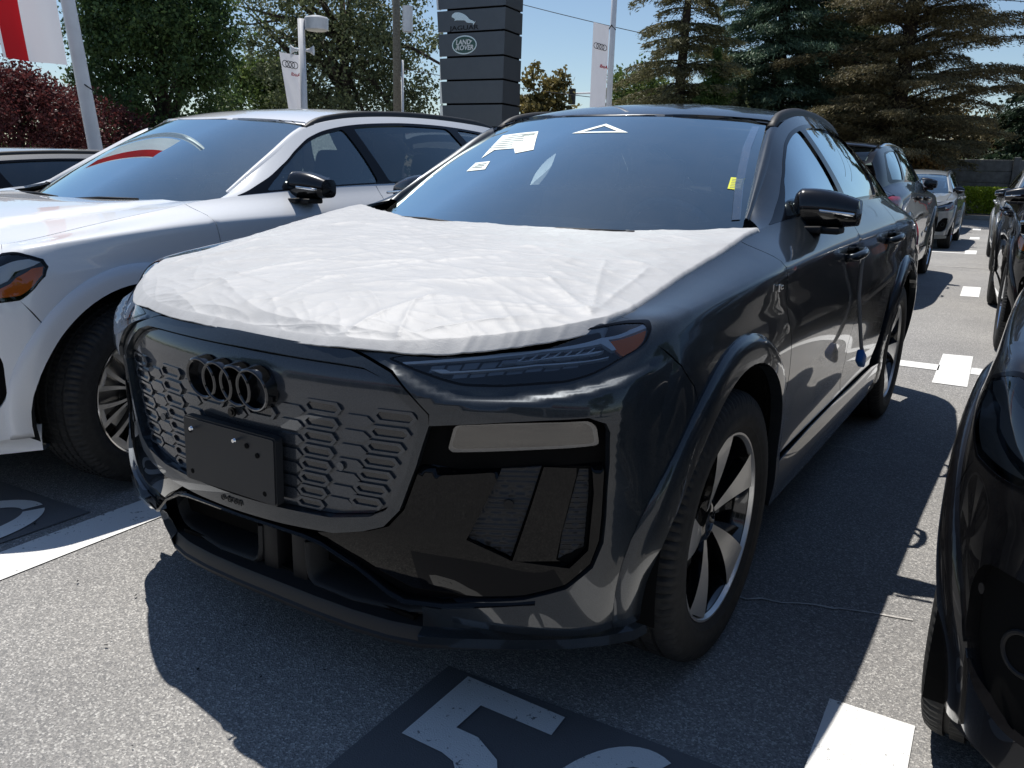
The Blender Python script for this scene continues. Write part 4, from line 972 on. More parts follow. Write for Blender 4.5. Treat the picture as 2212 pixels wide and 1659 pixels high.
# ------------------------------------------------------------------ the other cars
HLG=[(.52,.845),(.62,.885),(.78,.935),(.86,.962),(.893,.960),(.90,.93),(.888,.885),(.85,.845),(.76,.805),(.62,.79),(.55,.80)]
SIN=[(.68,.37),(.80,.37),(.862,.41),(.886,.47),(.892,.60),(.876,.655),(.79,.655),(.71,.56)]
GRG=[(0,.875),(.36,.872),(.43,.845),(.50,.755),(.495,.70),(.42,.47),(.37,.43),(0,.42)]
def generic_front(car,paint_):
    def side(s,m):
        ha,hb=hl_uv(); hl=ha+hb
        poly=edge8(0,4.58)+hb[-1:]+ha+hb[:1]+SD([(-.424,.762),(-.396,.718)])+SD(arc(0,RO+.03,141,190))+[(5.35,0.),(4.6,0.),(4.,0),(3.4,0),(2.8,0),(2.2,0),(1.5,0),(0,0)]+FR([(0,.415),(.372,.425),(.423,.466),(.498,.70),(.503,.757),(.432,.848),(.362,.876),(0,.879)])
        si=FR(rnd(SIN,.025,3))
        b=panel('front_bumper',S,m(poly),[m(si)],paint_,car,step=.018,skirt=.05)
        h=panel('headlight',S,m(hl),[],'plastic_dark',car,off=-.034,skirt=0)
        panel('headlight_rim',S,m(hl),[m([(lerp(np.mean([q[0] for q in hl]),q[0],.955),lerp(np.mean([q[1] for q in hl]),q[1],.90)) for q in hl])],'piano',h,off=.001,skirt=.02)
        panel('amber_reflector',S,m(FR([(.835,.825)])+SD([(-.452,.832),(-.405,.868),(-.372,.902),(-.362,.930),(-.40,.925),(-.45,.895),(-.47,.875)])),[],'amber',h,off=-.006,skirt=.01)
        panel('chrome_bar',S,m(FR([(.55,.842),(.66,.880),(.79,.920)])+SD([(-.45,.950),(-.40,.958),(-.368,.946),(-.39,.936),(-.45,.915),(-.475,.885)])+FR([(.82,.845),(.805,.852),(.80,.892),(.68,.862),(.57,.828)])),[],'satin',h,off=-.004,skirt=.01,step=.015)
        for k in range(4):
            x0=.60+.045*k; z0=.815+.018*k; panel('light_cell',S,m(FR(rnd([(x0,z0),(x0+.036,z0+.006),(x0+.04,z0+.034),(x0+.004,z0+.026)],.004,2))),[],'lamp_cell',h,off=-.010,skirt=.012)
        panel('lens',S,m(hl),[],'lens',h,off=.0005,skirt=0)
        i=panel('side_intake',S,m(si),[],'plastic_dark',car,off=-.05,skirt=0)
        fr_o=rnd([(.72,.405),(.80,.400),(.845,.435),(.864,.48),(.868,.59),(.852,.625),(.80,.625),(.745,.55)],.02,3); c=np.mean(fr_o,0)
        panel('intake_frame',S,m(FR(rnd(SIN,.025,3))),[m(FR([tuple(c+(np.array(q)-c)*1.0) for q in fr_o]))],'plastic',i,off=-.028,skirt=.02)
        for k in range(3):
            z0=.43+.04*k+(.09 if k==2 else 0); panel('intake_blade',S,m(FR([(.73+.01*k,z0),(.80,z0-.004),(.858,z0),(.858,z0+.012),(.80,z0+.008),(.73+.01*k,z0+.012)])),[],'plastic',i,off=-.034,skirt=.012)
        p=Vector(S(*m(FR([(.808,.515)]))[0])); n=Vector((.60*s,-.80,0)).normalized(); xd=Vector((0,0,1)).cross(n); bm=bmesh.new(); ring_mesh(bm,p-n*.022,xd,Vector((0,0,1)),n,.044,.034,.02,28); bm_obj('fog_lamp',bm,'plastic_dark',i,angle=40)
        bm=bmesh.new(); disc(bm,p-n*.036,xd,Vector((0,0,1)),n,.034,24,.004); bm_obj('fog_lens',bm,'lamp_face',i)
        p=Vector(S(*m(FR([(.872,.60)]))[0])); n=Vector((.85*s,-.52,0)).normalized(); xd=Vector((0,0,1)).cross(n); bm=bmesh.new(); disc(bm,p,xd,Vector((0,0,1)),n,.010,18,.0015); bm_obj('parking_sensor',bm,paint_,b)
    both(side)
    g=panel('grille',S,FR(full(GRG)),[],'void',car,off=-.045,skirt=0)
    panel('grille_frame',S,FR(full([(x,z) for x,z in GRG])),[FR(full([(x*.94,.648+(z-.648)*.92) for x,z in GRG]))],'black_chrome',car,off=.004,skirt=.045)
    for k in range(9):
        z=.45+.045*k; w=np.interp(z,[.42,.47,.70,.755,.845,.875],[.36,.41,.48,.485,.42,.34]); panel('grille_slat',S,FR([(-w,z-.006),(-w/2,z-.006),(0,z-.006),(w/2,z-.006),(w,z-.006),(w,z+.006),(w/2,z+.006),(0,z+.006),(-w/2,z+.006),(-w,z+.006)]),[],'piano',g,off=-.012,skirt=.03,step=.04)
    lip=[(x,y,.200+z) for x,y,z in ((0,-.757,0),(.27,-.752,0),(.46,-.717,0),(.62,-.632,.008),(.78,-.530,.022),(.89,-.42,.034))]
    sweep('front_lip',lip,[(-.30,-.004),(-.02,-.004),(0,.003),(.0,.05),(-.02,.10)],paint_,car,35)
def make_estate(paint_,wheel,label,cat,grp=None,steer=0,rails='plastic'):
    car=empty('parked_suv'); tag(car,label,cat,grp)
    shell_core(car); side_panels(car,paint_,ESTATE,'privacy','piano',rails); generic_front(car,paint_); roof_parts(car,paint_,ESTATE); wheel_wells(car); interior(car); tail(car,paint_)
    for s in (1,-1): mirror_part(car,s,'black_paint')
    wheels(car,wheel,steer); windscreen(car)
    panel('bonnet',HOOD,[(k/10*.992,0.005) for k in range(-10,11)]+[(.992,.5),(.992,.97)]+[(k/10*.992,.985) for k in range(9,-10,-1)]+[(-.992,.97),(-.992,.5)],[],paint_,car,sc=(.8,1.1),step=.04,off=bonnet_form)
    for a in ((-.02,.31,1.104,.48,.37,1.118),(-.60,.40,1.118,-.10,.33,1.106)):
        bm=bmesh.new(); tube(bm,[(a[0],a[1]-.03,a[2]+.012),((a[0]+a[3])/2,(a[1]+a[4])/2-.03,(a[2]+a[5])/2+.022),(a[3],a[4]-.03,a[5]+.018)],.008,6); bm_obj('wiper',bm,'plastic_dark',car,smooth=True)
    bm=bmesh.new(); L=[[bm.verts.new((x,.27+.29*(x/.76)**2+dy,1.09+.045*(x/.76)**2+dz)) for dy,dz in ((-.07,-.02),(-.01,-.012),(.03,.0))] for x in np.linspace(-.78,.78,17)]
    for i in range(16):
        for j in range(2): bm.faces.new((L[i][j],L[i+1][j],L[i+1][j+1],L[i][j+1]))
    bm_obj('cowl',bm,'plastic_dark',car,smooth=True)
    return car
def bonnet_form(q):
    # raised centre with a crease each side that widens toward the windscreen
    a=np.abs(q[:,0]); c=.62+.22*q[:,1]; t=np.clip((c-a)/.10,0,1); return .022*(t*t*(3-2*t))*np.clip(q[:,1]*4,0,1)*np.clip((1-q[:,1])*3+.5,0,1)
def kids(o): return [c for c in COL.objects if c.parent is o]
_CH={}
def copy_tree(o,parent=None,mp=None,children=None):
    if children is None:
        children={}
        for c in COL.objects:
            if c.parent is not None: children.setdefault(c.parent.name,[]).append(c)
    c=o.copy(); COL.objects.link(c); c.parent=parent
    if mp and c.type=='MESH':
        for sl_ in c.material_slots:
            m=sl_.material
            if m and m.name in mp: sl_.link='OBJECT'; sl_.material=M[mp[m.name]]
    for ch in children.get(o.name,[]): copy_tree(ch,c,mp,children)
    return c
def place(o,x,y,rz=0,sc=1):
    o.location=(x,y,0); o.rotation_euler=(0,0,R(rz)); o.scale=(sc,sc,sc) if not isinstance(sc,tuple) else sc; return o
white=place(make_estate('white_paint','multi','white SUV with carbon mirror caps parked beside the dark grey SUV','car',steer=R(8)),-2.40,-.10)
def dup_car(paint_,label,x,y,rz,sc=1,extra=None):
    mp={'white_paint':paint_}; mp.update(extra or {}); c=copy_tree(white,None,mp); c['label']=label; place(c,x,y,rz,sc)
    for k in COL.objects:
        if k.parent is c and k.name.startswith('wheel') and k.type=='MESH' and abs(k.location.y)<.1 and 'well' not in k.name and 'arch' not in k.name: k.rotation_euler.z=0 if k.location.x>0 else math.pi
    return c
dup_car('bronze_paint','silver beige car at the left edge, beyond the white SUV',-4.95,-.75,0,(1,1,.835))
dup_car('dark_paint','dark roofed car glimpsed behind the silver beige one at far left',-8.2,2.2,0,(1,1,.86))
dup_car('black_paint','black SUV cut off by the right edge, its front wheel nearest the camera',2.472,.02,-3.0,1,{'amber_reflector':'lamp_house','satin_silver':'lamp_house'})
dup_car('black_paint','black SUV second in the right-hand row, door mirror toward the lane',2.32,5.65,4.2)
dup_car('silver_paint','pale silver SUV third in the right-hand row',1.86,12.6,4,(.96,.96,.95))
rear_suv=dup_car('dark_paint','dark brown SUV seen from behind, parked past the tail of the grey SUV',-.74,11.25,180.8,(1,1,1.05),{'matte_plastic':'chrome'})
dup_car('nardo_paint','small grey SUV facing the camera in the far row',-.85,16.6,1.5,(.92,.92,.93))
dup_car('dark_paint','dark car half hidden behind the small grey SUV',-1.35,22.2,1.5,(.95,.95,.93))
# ------------------------------------------------------------------ painted markings on the lot
def mark(name,poly,z=.004,mat='white_line',holes=()):
    o=flat(name,poly,z,mat,ground,holes); return o
mark('stall_line',[(-1.03,-3.4),(-1.07,-.93),(-1.09,-.40),(-1.20,3.2),(-1.41,3.2),(-1.29,-.36),(-1.27,-.83),(-1.23,-3.4)])
mark('corner_bar',[(1.285,-.05),(1.488,-.045),(1.525,-1.12),(1.32,-1.13)])
for q in ([(1.05,5.06),(1.255,5.10),(1.30,3.97),(1.09,3.96)],[(.80,9.97),(1.0,10.02),(1.045,8.95),(.85,8.91)],[(.33,16.36),(.525,16.5),(.575,15.52),(.39,15.4)],[(.09,20.85),(.285,20.98),(.33,20.12),(.135,19.98)],[(-.15,25.12),(.046,25.22),(.10,24.28),(-.095,24.22)],
          [(-1.42,5.04),(-1.21,5.08),(-1.17,3.96),(-1.38,3.95)],[(3.30,-.02),(3.5,0),(3.54,-1.1),(3.33,-1.1)]): mark('corner_bar',q)
mark('cross_line',[(-3.4,4.20),(1.085,4.39),(1.075,4.60),(-3.4,4.42)]); mark('cross_line',[(1.285,4.415),(3.4,4.53),(3.4,4.75),(1.278,4.645)]); mark('cross_line',[(-2.2,15.05),(.385,15.52),(.382,15.66),(-2.2,15.2)])
mark('number_panel',[(.385,-.495),(1.30,-.455),(1.30,-1.32),(.40,-1.34)],.004,'panel_grey')
mark('number_panel',[(-2.10,-.50),(-1.345,-.46),(-1.33,-1.30),(-2.10,-1.32)],.004,'panel_grey')
def ring_arc(cx,cy,rx,ry,w,a0,a1,n=26):
    o=[(cx+rx*math.cos(R(a0+(a1-a0)*k/n)),cy+ry*math.sin(R(a0+(a1-a0)*k/n))) for k in range(n+1)]
    i=[(cx+(rx-w)*math.cos(R(a1+(a0-a1)*k/n)),cy+(ry-w*.8)*math.sin(R(a1+(a0-a1)*k/n))) for k in range(n+1)]
    return o+i
five=[(.459,-.509),(.755,-.513),(.760,-.590),(.557,-.592),(.556,-.695),(.62,-.695),(.70,-.735),(.745,-.80),(.755,-.90),(.735,-1.0),(.68,-1.07),(.60,-1.10),(.50,-1.10),(.46,-1.085),(.46,-1.0),(.50,-1.015),(.58,-1.015),(.64,-.985),(.665,-.90),(.655,-.83),(.62,-.795),(.58,-.785),(.461,-.785)]
mark('stall_number',five,.008)
mark('stall_number',ring_arc(.985,-.81,.165,.305,.088,72,262),.008); mark('stall_number',ring_arc(.985,-.81,.165,.305,.088,-84,64),.008)
mark('stall_number',ring_arc(-1.575,-.83,.205,.305,.090,-84,72),.008); mark('stall_number',ring_arc(-1.575,-.83,.205,.305,.090,82,262),.008)
M['crack_fill']=simple('crack_filler',(.50,.48,.45),.8,var=.3,vscale=20)
def crackline(pts,w):
    pts=np.array(pts,float); L=[]
    for i,p in enumerate(pts):
        d=pts[min(i+1,len(pts)-1)]-pts[max(i-1,0)]; n=np.array([-d[1],d[0]])/np.linalg.norm(d); ww=w*(.6+.8*rng.random()); L.append([(*(p+n*ww),.0045),(*(p-n*ww),.0045)])
    V,F=grid_mesh(np.array(L)); mesh_obj('sealed_crack',V,[f[::-1] for f in F],'crack_fill',ground,smooth=False)
def wob(a,b,n,am): return [tuple(np.array(a)+(np.array(b)-np.array(a))*t+rng.normal(0,am,2)) for t in np.linspace(0,1,n)]
crackline(wob((.70,.26),(1.40,.52),18,.012),.0035); crackline(wob((.55,2.2),(1.02,2.13),14,.012),.0035); crackline(wob((-.6,12.4),(1.6,12.9),10,.03),.02)
# dark spots of dropped tar / leaves on the asphalt
for k in range(26):
    x,y=rng.uniform(-1.6,.2),rng.uniform(-1.6,-.55); a=rng.uniform(0,3.14); l=rng.uniform(.004,.010); w_=l*.5
    mark('leaf_scrap',[(x+l*math.cos(a),y+l*math.sin(a)),(x-w_*math.sin(a),y+w_*math.cos(a)),(x-l*math.cos(a),y-l*math.sin(a)),(x+w_*math.sin(a),y-w_*math.cos(a))],.009,'plastic_dark')
# ------------------------------------------------------------------ hanging door guard
g=empty('door_guard',(0,0,0)); tag(g,'grey strap with blue foam block hanging from the front door handle','door guard')
bm=bmesh.new(); tube(bm,[(.985,1.40,1.02),(.978,1.425,.98),(.975,1.47,.86),(.985,1.52,.74),(.995,1.57,.63),(1.0,1.60,.60)],.008,8); bm_obj('strap',bm,'strap',g,smooth=True)
bm=bmesh.new(); box(bm,(.995,1.60,.575),(.03,.10,.055),Matrix.Rotation(R(-25),3,'X'),.008); bm_obj('foam_block',bm,'blue_foam',g,angle=40)
# ------------------------------------------------------------------ pylon sign
M['sign_grey']=simple('sign_grey',(.085,.092,.105),.38,.3,.2,var=.06,vscale=3)
M['sign_light']=simple('sign_light',(.80,.80,.78),.4,0,.2,var=.05,vscale=3)
M['sign_green']=simple('sign_green',(.006,.06,.035),.3,0,.6)
M['sign_silver']=simple('sign_silver',(.62,.63,.63),.25,.9)
M['pole_white']=simple('white_pole',(.72,.73,.75),.45,0,.3,var=.08,vscale=6)
M['pole_wood']=simple('weathered_pole',(.17,.155,.125),.85,var=.35,vscale=14,bmp=.4,bscale=60)
M['fence']=simple('concrete_fence',(.17,.175,.18),.85,var=.3,vscale=5,bmp=.3,bscale=40)
M['kerb']=simple('kerb_concrete',(.32,.31,.29),.85,var=.2,vscale=8)
py=empty('pylon_sign',(-11.9,17.6,0)); tag(py,'tall dark grey stacked panel pylon sign with oval green badge','sign')
zs=[1.72,2.36,2.96,3.57,4.16,4.77,5.34,5.95,6.6,7.2]
def pcorner(z):
    t=(z-2.3)/3.2; return [(-13.02-.03*t,17.12),(-12.80-.26*t,17.0),(-11.02+.05*t,17.17),(-11.12+.03*t,18.2),(-12.9-.10*t,18.2)]
bm=bmesh.new(); box(bm,(-11.98,17.65,3.7),(1.74,.92,7.0)); bm_obj('core',bm,'void',py).location=(11.9,-17.6,0)
for a,b_ in zip(zs[:-1],zs[1:]):
    for nm,i,j,mt in (('front_panel',1,2,'sign_grey'),('side_panel',2,3,'sign_grey'),('edge_panel',0,1,'sign_light'),('back_panel',3,4,'sign_grey')):
        lo=pcorner(a+.025); hi=pcorner(b_-.025); A=Vector((*lo[i],a+.025)); B=Vector((*lo[j],a+.025)); C=Vector((*hi[j],b_-.025)); D=Vector((*hi[i],b_-.025))
        n=(B-A).cross(D-A).normalized()*.05; V=[A,B,C,D,A-n,B-n,C-n,D-n]; V=[v-Vector((11.9*-1,17.6,0)) for v in V]
        mesh_obj(nm,V,[(0,1,2,3),(5,4,7,6),(0,4,5,1),(1,5,6,2),(2,6,7,3),(3,7,4,0)],mt,py,smooth=False)
bm=bmesh.new(); box(bm,(-11.95,17.65,.86),(1.35,.7,1.72)); bm_obj('plinth',bm,'plastic_dark',py).location=(11.9,-17.6,0)
fx=Vector((.9963,.086,0)).normalized(); fn=Vector((.086,-.9963,0)).normalized(); off=Matrix.Translation((11.9,-17.6,0))
def onface(px,z,lift=.004): 
    t=(px+12.9)/1.9; base=Vector((px,17.01+.086*(px+12.95),z)); return base+fn*lift
def badge_poly(nm,pts,mt,lift,th=.02,c=None):
    bm=bmesh.new(); f=bm.faces.new([bm.verts.new(onface(c[0],c[1],lift)+fx*x+Vector((0,0,z))) for x,z in pts]); r=bmesh.ops.extrude_face_region(bm,geom=[f])
    for v in [e for e in r['geom'] if isinstance(e,bmesh.types.BMVert)]: v.co+=fn*th
    bmesh.ops.recalc_face_normals(bm,faces=bm.faces); bm.transform(off); return bm_obj(nm,bm,mt,py)
oc=(-12.18,4.45); el=lambda rx,rz:[(rx*math.cos(a),rz*math.sin(a)) for a in np.linspace(0,2*math.pi,40,endpoint=False)]
badge_poly('badge_rim',el(.38,.235),'sign_silver',.002,.02,oc); badge_poly('badge_field',el(.345,.205),'sign_green',.024,.006,oc)
for t_,dz,dx in (('LAND',.062,-.03),('ROVER',-.075,.02)):
    p=onface(oc[0]+dx,oc[1]+dz,.033); text_mesh('badge_lettering',t_,.17,'sign_light',py,off@frame_mtx(p,fx,(0,0,1),fn),.002,.15,.004)
for q in ([(.17,.10),(.25,.10),(.20,.05),(.22,.085),(.17,.085)],[(-.22,-.105),(-.29,-.105),(-.26,-.06),(-.27,-.09),(-.22,-.09)]): badge_poly('badge_mark',q,'sign_light',.030,.003,oc)
leap=[(-.40,.10),(-.37,.15),(-.33,.165),(-.30,.185),(-.24,.19),(-.16,.185),(-.06,.16),(.04,.115),(.12,.06),(.18,.0),(.24,-.03),(.30,-.05),(.355,-.085),(.385,-.075),(.40,-.04),(.395,-.07),(.375,-.10),(.36,-.105),(.33,-.15),(.30,-.165),(.315,-.135),(.30,-.12),(.23,-.105),(.16,-.10),(.09,-.085),(.06,-.05),(.02,-.03),(-.08,-.025),(-.18,-.02),(-.25,-.015),(-.29,-.03),(-.31,-.02),(-.29,.005),(-.30,.03),(-.335,.045),(-.36,.065),(-.39,.06)]
badge_poly('leaping_cat',[(x*.93,z*.95) for x,z in leap],'sign_silver',.003,.03,(-12.20,5.08))
p=onface(-12.20,4.83+.04,.006); text_mesh('lettering','JAGUAR',.16,'plastic_dark',py,off@frame_mtx(p,fx,(0,0,1),fn)@Matrix.Scale(1.5,4,(1,0,0)),.006,0,.002)
# ------------------------------------------------------------------ flags, lamp, utility pole, wires
M['cloth_white']=simple('flag_white',(.80,.80,.84),.8); M['cloth_red']=simple('flag_red',(.50,.012,.018),.8); M['print_black']=simple('banner_black',(.012,.012,.018),.8); M['print_red']=simple('banner_red',(.55,.03,.05),.8)
for k in ('cloth_white','cloth_red'):
    t=M[k].node_tree; b=t.nodes['Principled BSDF']; tl=N_(t,'ShaderNodeBsdfTranslucent'); tl.inputs[0].default_value=b.inputs['Base Color'].default_value; mx=N_(t,'ShaderNodeMixShader'); mx.inputs[0].default_value=.35; t.links.new(b.outputs[0],mx.inputs[1]); t.links.new(tl.outputs[0],mx.inputs[2]); t.links.new(mx.outputs[0],t.nodes['Material Output'].inputs[0])
def cloth(name,fn_,nu,nv,mat,parent,midx=None,mats=None):
    P=np.array([[fn_(i/(nu-1),j/(nv-1)) for j in range(nv)] for i in range(nu)]); V,F=grid_mesh(P); mi=[midx((k//(nv-1)+.5)/(nu-1)) for k in range(len(F))] if midx else None
    return mesh_obj(name,V,F,mats or mat,parent,midx=mi)
fp=empty('flagpole',(-6.09,2.66,0)); tag(fp,'thick white flagpole rising behind the white SUV','flagpole')
bm=bmesh.new(); tube(bm,[(0,0,0),(-.005,-.01,1.4),(-.055,-.11,2.7),(-.16,-.34,6)],[.066,.064,.060,.045],20); bm_obj('pole',bm,'pole_white',fp,smooth=True)
bm=bmesh.new(); tube(bm,[(-.07,-.05,2.02),(-.01,-.085,1.98),(.06,-.07,1.94),(.10,-.03,1.90)],.006,6); bm_obj('rope',bm,'plastic_dark',fp,smooth=True)
def flagfn(u,v):  # u from pole to free end, v top to bottom
    x0,y0=-6.165,2.50; dx,dy=-.215,-.40; w=.055*math.sin(u*7+v*1.2)*u*1.2+.02*math.sin(v*9+u*4)*(.3+u); e=u*1.05+.05*math.sin(v*2.2)*u
    return (x0+dx*e+w*.88-.035*(1-v)*2,y0+dy*e-w*.47-.075*(1-v)*2,2.12+(1-v)*2.4+.02*u*math.sin(v*20))
fl=cloth('flag',flagfn,44,40,None,None,lambda u: 1 if .60<u<.955 else 0,['cloth_white','cloth_red']); tag(fl,'red and white flag hanging from the thick white flagpole','flag')
lamp=empty('lamp_post',(-17.1,16.0,0)); tag(lamp,'slim white lamp post with drum lamp and two horn speakers','lamp post')
bm=bmesh.new(); tube(bm,[(0,0,0),(0,0,5.25)],.10,12); bm_obj('post',bm,'pole_white',lamp,smooth=True)
bm=bmesh.new(); V,F=lathe([(0,.0),(.29,.0),(.325,.01),(.335,.30),(.31,.335),(.15,.375),(0,.385)],36,'z'); o=mesh_obj('drum_lamp',np.array(V)+[.34,.26,4.97],F,'pole_white',lamp); o.data.set_sharp_from_angle(angle=R(35)); bm.free()
M['diffuser']=simple('lamp_diffuser',(.7,.68,.6),.4)
bm=bmesh.new(); disc(bm,(.34,.26,4.965),Vector((1,0,0)),Vector((0,1,0)),Vector((0,0,-1)),.28,28,.01); bm_obj('diffuser',bm,'diffuser',lamp)
for d in ((-.25,-.35),(.42,.28)):
    v=Vector((d[0],d[1],0)).normalized(); bm=bmesh.new(); tube(bm,[Vector((0,0,4.42)),v*.14+Vector((0,0,4.42)),v*.22+Vector((0,0,4.42)),v*.33+Vector((0,0,4.42))],[.035,.04,.06,.135],16); bm_obj('horn_speaker',bm,'pole_white',lamp,angle=50)
def banner(label,A,B,h,taper,lab2):
    """A: pole-side top, B: free-side top"""
    A=Vector(A); B=Vector(B); ax=B-A; n=Vector((ax.y,-ax.x,0)).normalized()
    if n.y>0: n=-n
    def f(u,v):
        e=u*(1-taper*v); w=.035*math.sin(u*5+v*3.1)*ax.length*v+.02*math.sin(v*11+u*8)*ax.length
        p=A+ax*e+n*w; return (p.x,p.y,A.z+(B.z-A.z)*u-h*v)
    bn=empty('banner',(0,0,0)); tag(bn,label,'banner')
    cloth('cloth',f,16,48,'cloth_white',bn)
    for k in range(4):
        bm=bmesh.new(); c=Vector(f(.50+(k-1.5)*.175,.155))+n*.012; tube(bm,[c-ax.normalized()*(.145*ax.length*math.cos(a))*1.0+Vector((0,0,.155*ax.length*math.sin(a)*1.05)) for a in np.linspace(0,2*math.pi,26,endpoint=False)],.017*ax.length,4,closed=True); bm_obj('printed_ring',bm,'print_black',bn)
    p=Vector(f(.22,.285))+n*.012; xd=ax.normalized(); xd=xd if xd.cross(Vector((0,0,1))).dot(n)>0 else -xd
    text_mesh('printed_lettering','Audi',.26*ax.length,'print_red',bn,frame_mtx(p,xd,(0,0,1),n),.001,0,.003,mirror=True)
    return bn
banner('white ring banner on the slim lamp post with drum lamp',(-17.16,15.93,4.28),(-17.54,15.54,4.34),1.9,.45,'')
fp2=empty('flagpole',(-5.93,13.16,0)); tag(fp2,'slim white flagpole behind the roof of the dark grey SUV','flagpole')
bm=bmesh.new(); tube(bm,[(0,0,0),(0,0,7)],[.06,.05],12); bm_obj('pole',bm,'pole_white',fp2,smooth=True)
bm=bmesh.new(); tube(bm,[(-.07,-.02,3.92),(.0,-.07,3.98),(.06,0,3.9)],.012,6); bm_obj('rope',bm,'plastic_dark',fp2)
banner('white ring banner on the slim flagpole behind the grey SUV roof',(-5.99,13.13,3.97),(-6.26,12.99,4.04),2.6,.02,'')
up=empty('utility_pole',(-20.28,23.95,0)); tag(up,'grey wooden utility pole in front of the big loose tree','utility pole')
bm=bmesh.new(); tube(bm,[(0,0,0),(0,0,12)],[.16,.13],12); bm_obj('pole',bm,'pole_wood',up,smooth=True)
bm=bmesh.new(); tube(bm,[(.19,.10,0),(.19,.10,5.2)],.05,8); bm_obj('conduit',bm,'pole_white',up,smooth=True)
bm=bmesh.new(); tube(bm,[(.38,.2,6.2),(.38,.2,7.1)],.2,14); bm_obj('transformer',bm,'pole_white',up,angle=40)
M['wire']=simple('cable',(.03,.03,.035),.6)
for i,(a,b) in enumerate((((-20.2,24,8.35),(-1.5,36,4.8)),((-20.2,24,9.5),(4,33,6.2)),((-20.2,24,10.1),(4,33,6.7)),((-20.2,24,4.9),(-4,40,4.1)))):
    A,B=Vector(a),Vector(b); bm=bmesh.new(); tube(bm,[A.lerp(B,t)-Vector((0,0,.5*4*t*(1-t))) for t in np.linspace(0,1,20)],.014,5); o=bm_obj('overhead_wire',bm,'wire'); tag(o,['lowest thick overhead wire left of the slim flagpole','lower of the paired overhead wires crossing the slim flagpole','upper of the paired overhead wires crossing the slim flagpole','faint overhead wire beside the small tree'][i],'wire','overhead wires')
ts=empty('traffic_signal',(-31.4,59.5,0)); tag(ts,'distant traffic signal arm above the small tree','traffic light')
bm=bmesh.new(); tube(bm,[(-3,0,0),(-3,0,7.2),(1.8,.6,7.3)],.09,8); bm_obj('mast',bm,'pole_white',ts); bm=bmesh.new(); box(bm,(-.6,0,7.0),(.5,.4,1.2),None,.05); bm_obj('signal_head',bm,'plastic_dark',ts); bm=bmesh.new(); box(bm,(-2.2,0,7.6),(1.3,.1,.6)); bm_obj('street_sign',bm,'sign_green',ts)
# ------------------------------------------------------------------ concrete fence, kerb, far house
fe=empty('panel_fence',(0,34.2,0)); tag(fe,'grey concrete plank fence along the back of the lot','fence')
for k in range(-5,7):
    x=k*2.45+.35; bm=bmesh.new(); box(bm,(x,0,1.07),(.22,.24,2.22),None,.02); bm_obj('fence_post',bm,'fence',fe)
    if k<6:
        for j in range(5):
            bm=bmesh.new(); box(bm,(x+1.225,.02+.012*math.sin(k*3+j*5),.22+.415*j),(2.24,.08,.405),None,.012); bm_obj('plank',bm,'fence',fe)
bm=bmesh.new(); box(bm,(-1,31.6,.07),(26,.22,.16),None,.03); kb=bm_obj('kerb',bm,'kerb'); tag(kb,None,None,kind='structure')
bm=bmesh.new(); box(bm,(-1,36.0,.04),(60,8.6,.10)); vg=bm_obj('planting_bed',bm,'kerb'); tag(vg,None,None,kind='structure')
M['soil']=simple('soil',(.05,.04,.03),.95,var=.4,vscale=4); vg.data.materials.clear(); vg.data.materials.append(M['soil'])
hs=empty('house',(9.5,58,0)); tag(hs,'pale house with low grey roof behind the brown conifer','house')
M['siding']=simple('siding',(.48,.47,.46),.8,var=.06,vscale=6); M['shingle']=simple('shingle',(.19,.18,.17),.9,var=.25,vscale=20)
bm=bmesh.new(); box(bm,(0,0,2.6),(13,8,5.2)); bm_obj('wall',bm,'siding',hs)
bm=bmesh.new(); V=[(-7.2,-4.8,5.1),(7.2,-4.8,5.1),(7.2,4.8,5.1),(-7.2,4.8,5.1),(-7.2,0,7.3),(7.2,0,7.3)]; mesh_obj('roof',V,[(0,1,5,4),(2,3,4,5),(0,4,3),(1,2,5),(3,2,1,0)],'shingle',hs,smooth=False); bm.free()
for x in (-4.4,-1.5,2.0): 
    bm=bmesh.new(); box(bm,(x,-4.02,3.6),(1.5,.08,1.2)); w_=bm_obj('window',bm,'pole_white',hs); bm=bmesh.new(); box(bm,(x,-4.07,3.6),(1.3,.04,1.0)); bm_obj('pane',bm,'piano',w_)
# ------------------------------------------------------------------ vegetation
def leaf_mat(name,dark,light,trans=.35,rough=.6):
    m,t,b=new_mat(name); c=objco(t); geo=N_(t,'ShaderNodeNewGeometry'); n=noise(t,.9,3,.6,c)
    ad=N_(t,'ShaderNodeMath',operation='MULTIPLY_ADD'); t.links.new(n,ad.inputs[0]); ad.inputs[1].default_value=.55; 
    m2=N_(t,'ShaderNodeMath',operation='MULTIPLY'); t.links.new(geo.outputs['Random Per Island'],m2.inputs[0]); m2.inputs[1].default_value=.55; t.links.new(m2.outputs[0],ad.inputs[2])
    col=ramp(t,ad.outputs[0],[(.2,dark),(.8,light)]); t.links.new(col,b.inputs['Base Color']); b.inputs['Roughness'].default_value=rough; b.inputs['Specular IOR Level'].default_value=.35
    tl=N_(t,'ShaderNodeBsdfTranslucent'); t.links.new(col,tl.inputs[0]); mx=N_(t,'ShaderNodeMixShader'); mx.inputs[0].default_value=trans; t.links.new(b.outputs[0],mx.inputs[1]); t.links.new(tl.outputs[0],mx.inputs[2]); t.links.new(mx.outputs[0],t.nodes['Material Output'].inputs[0]); return m
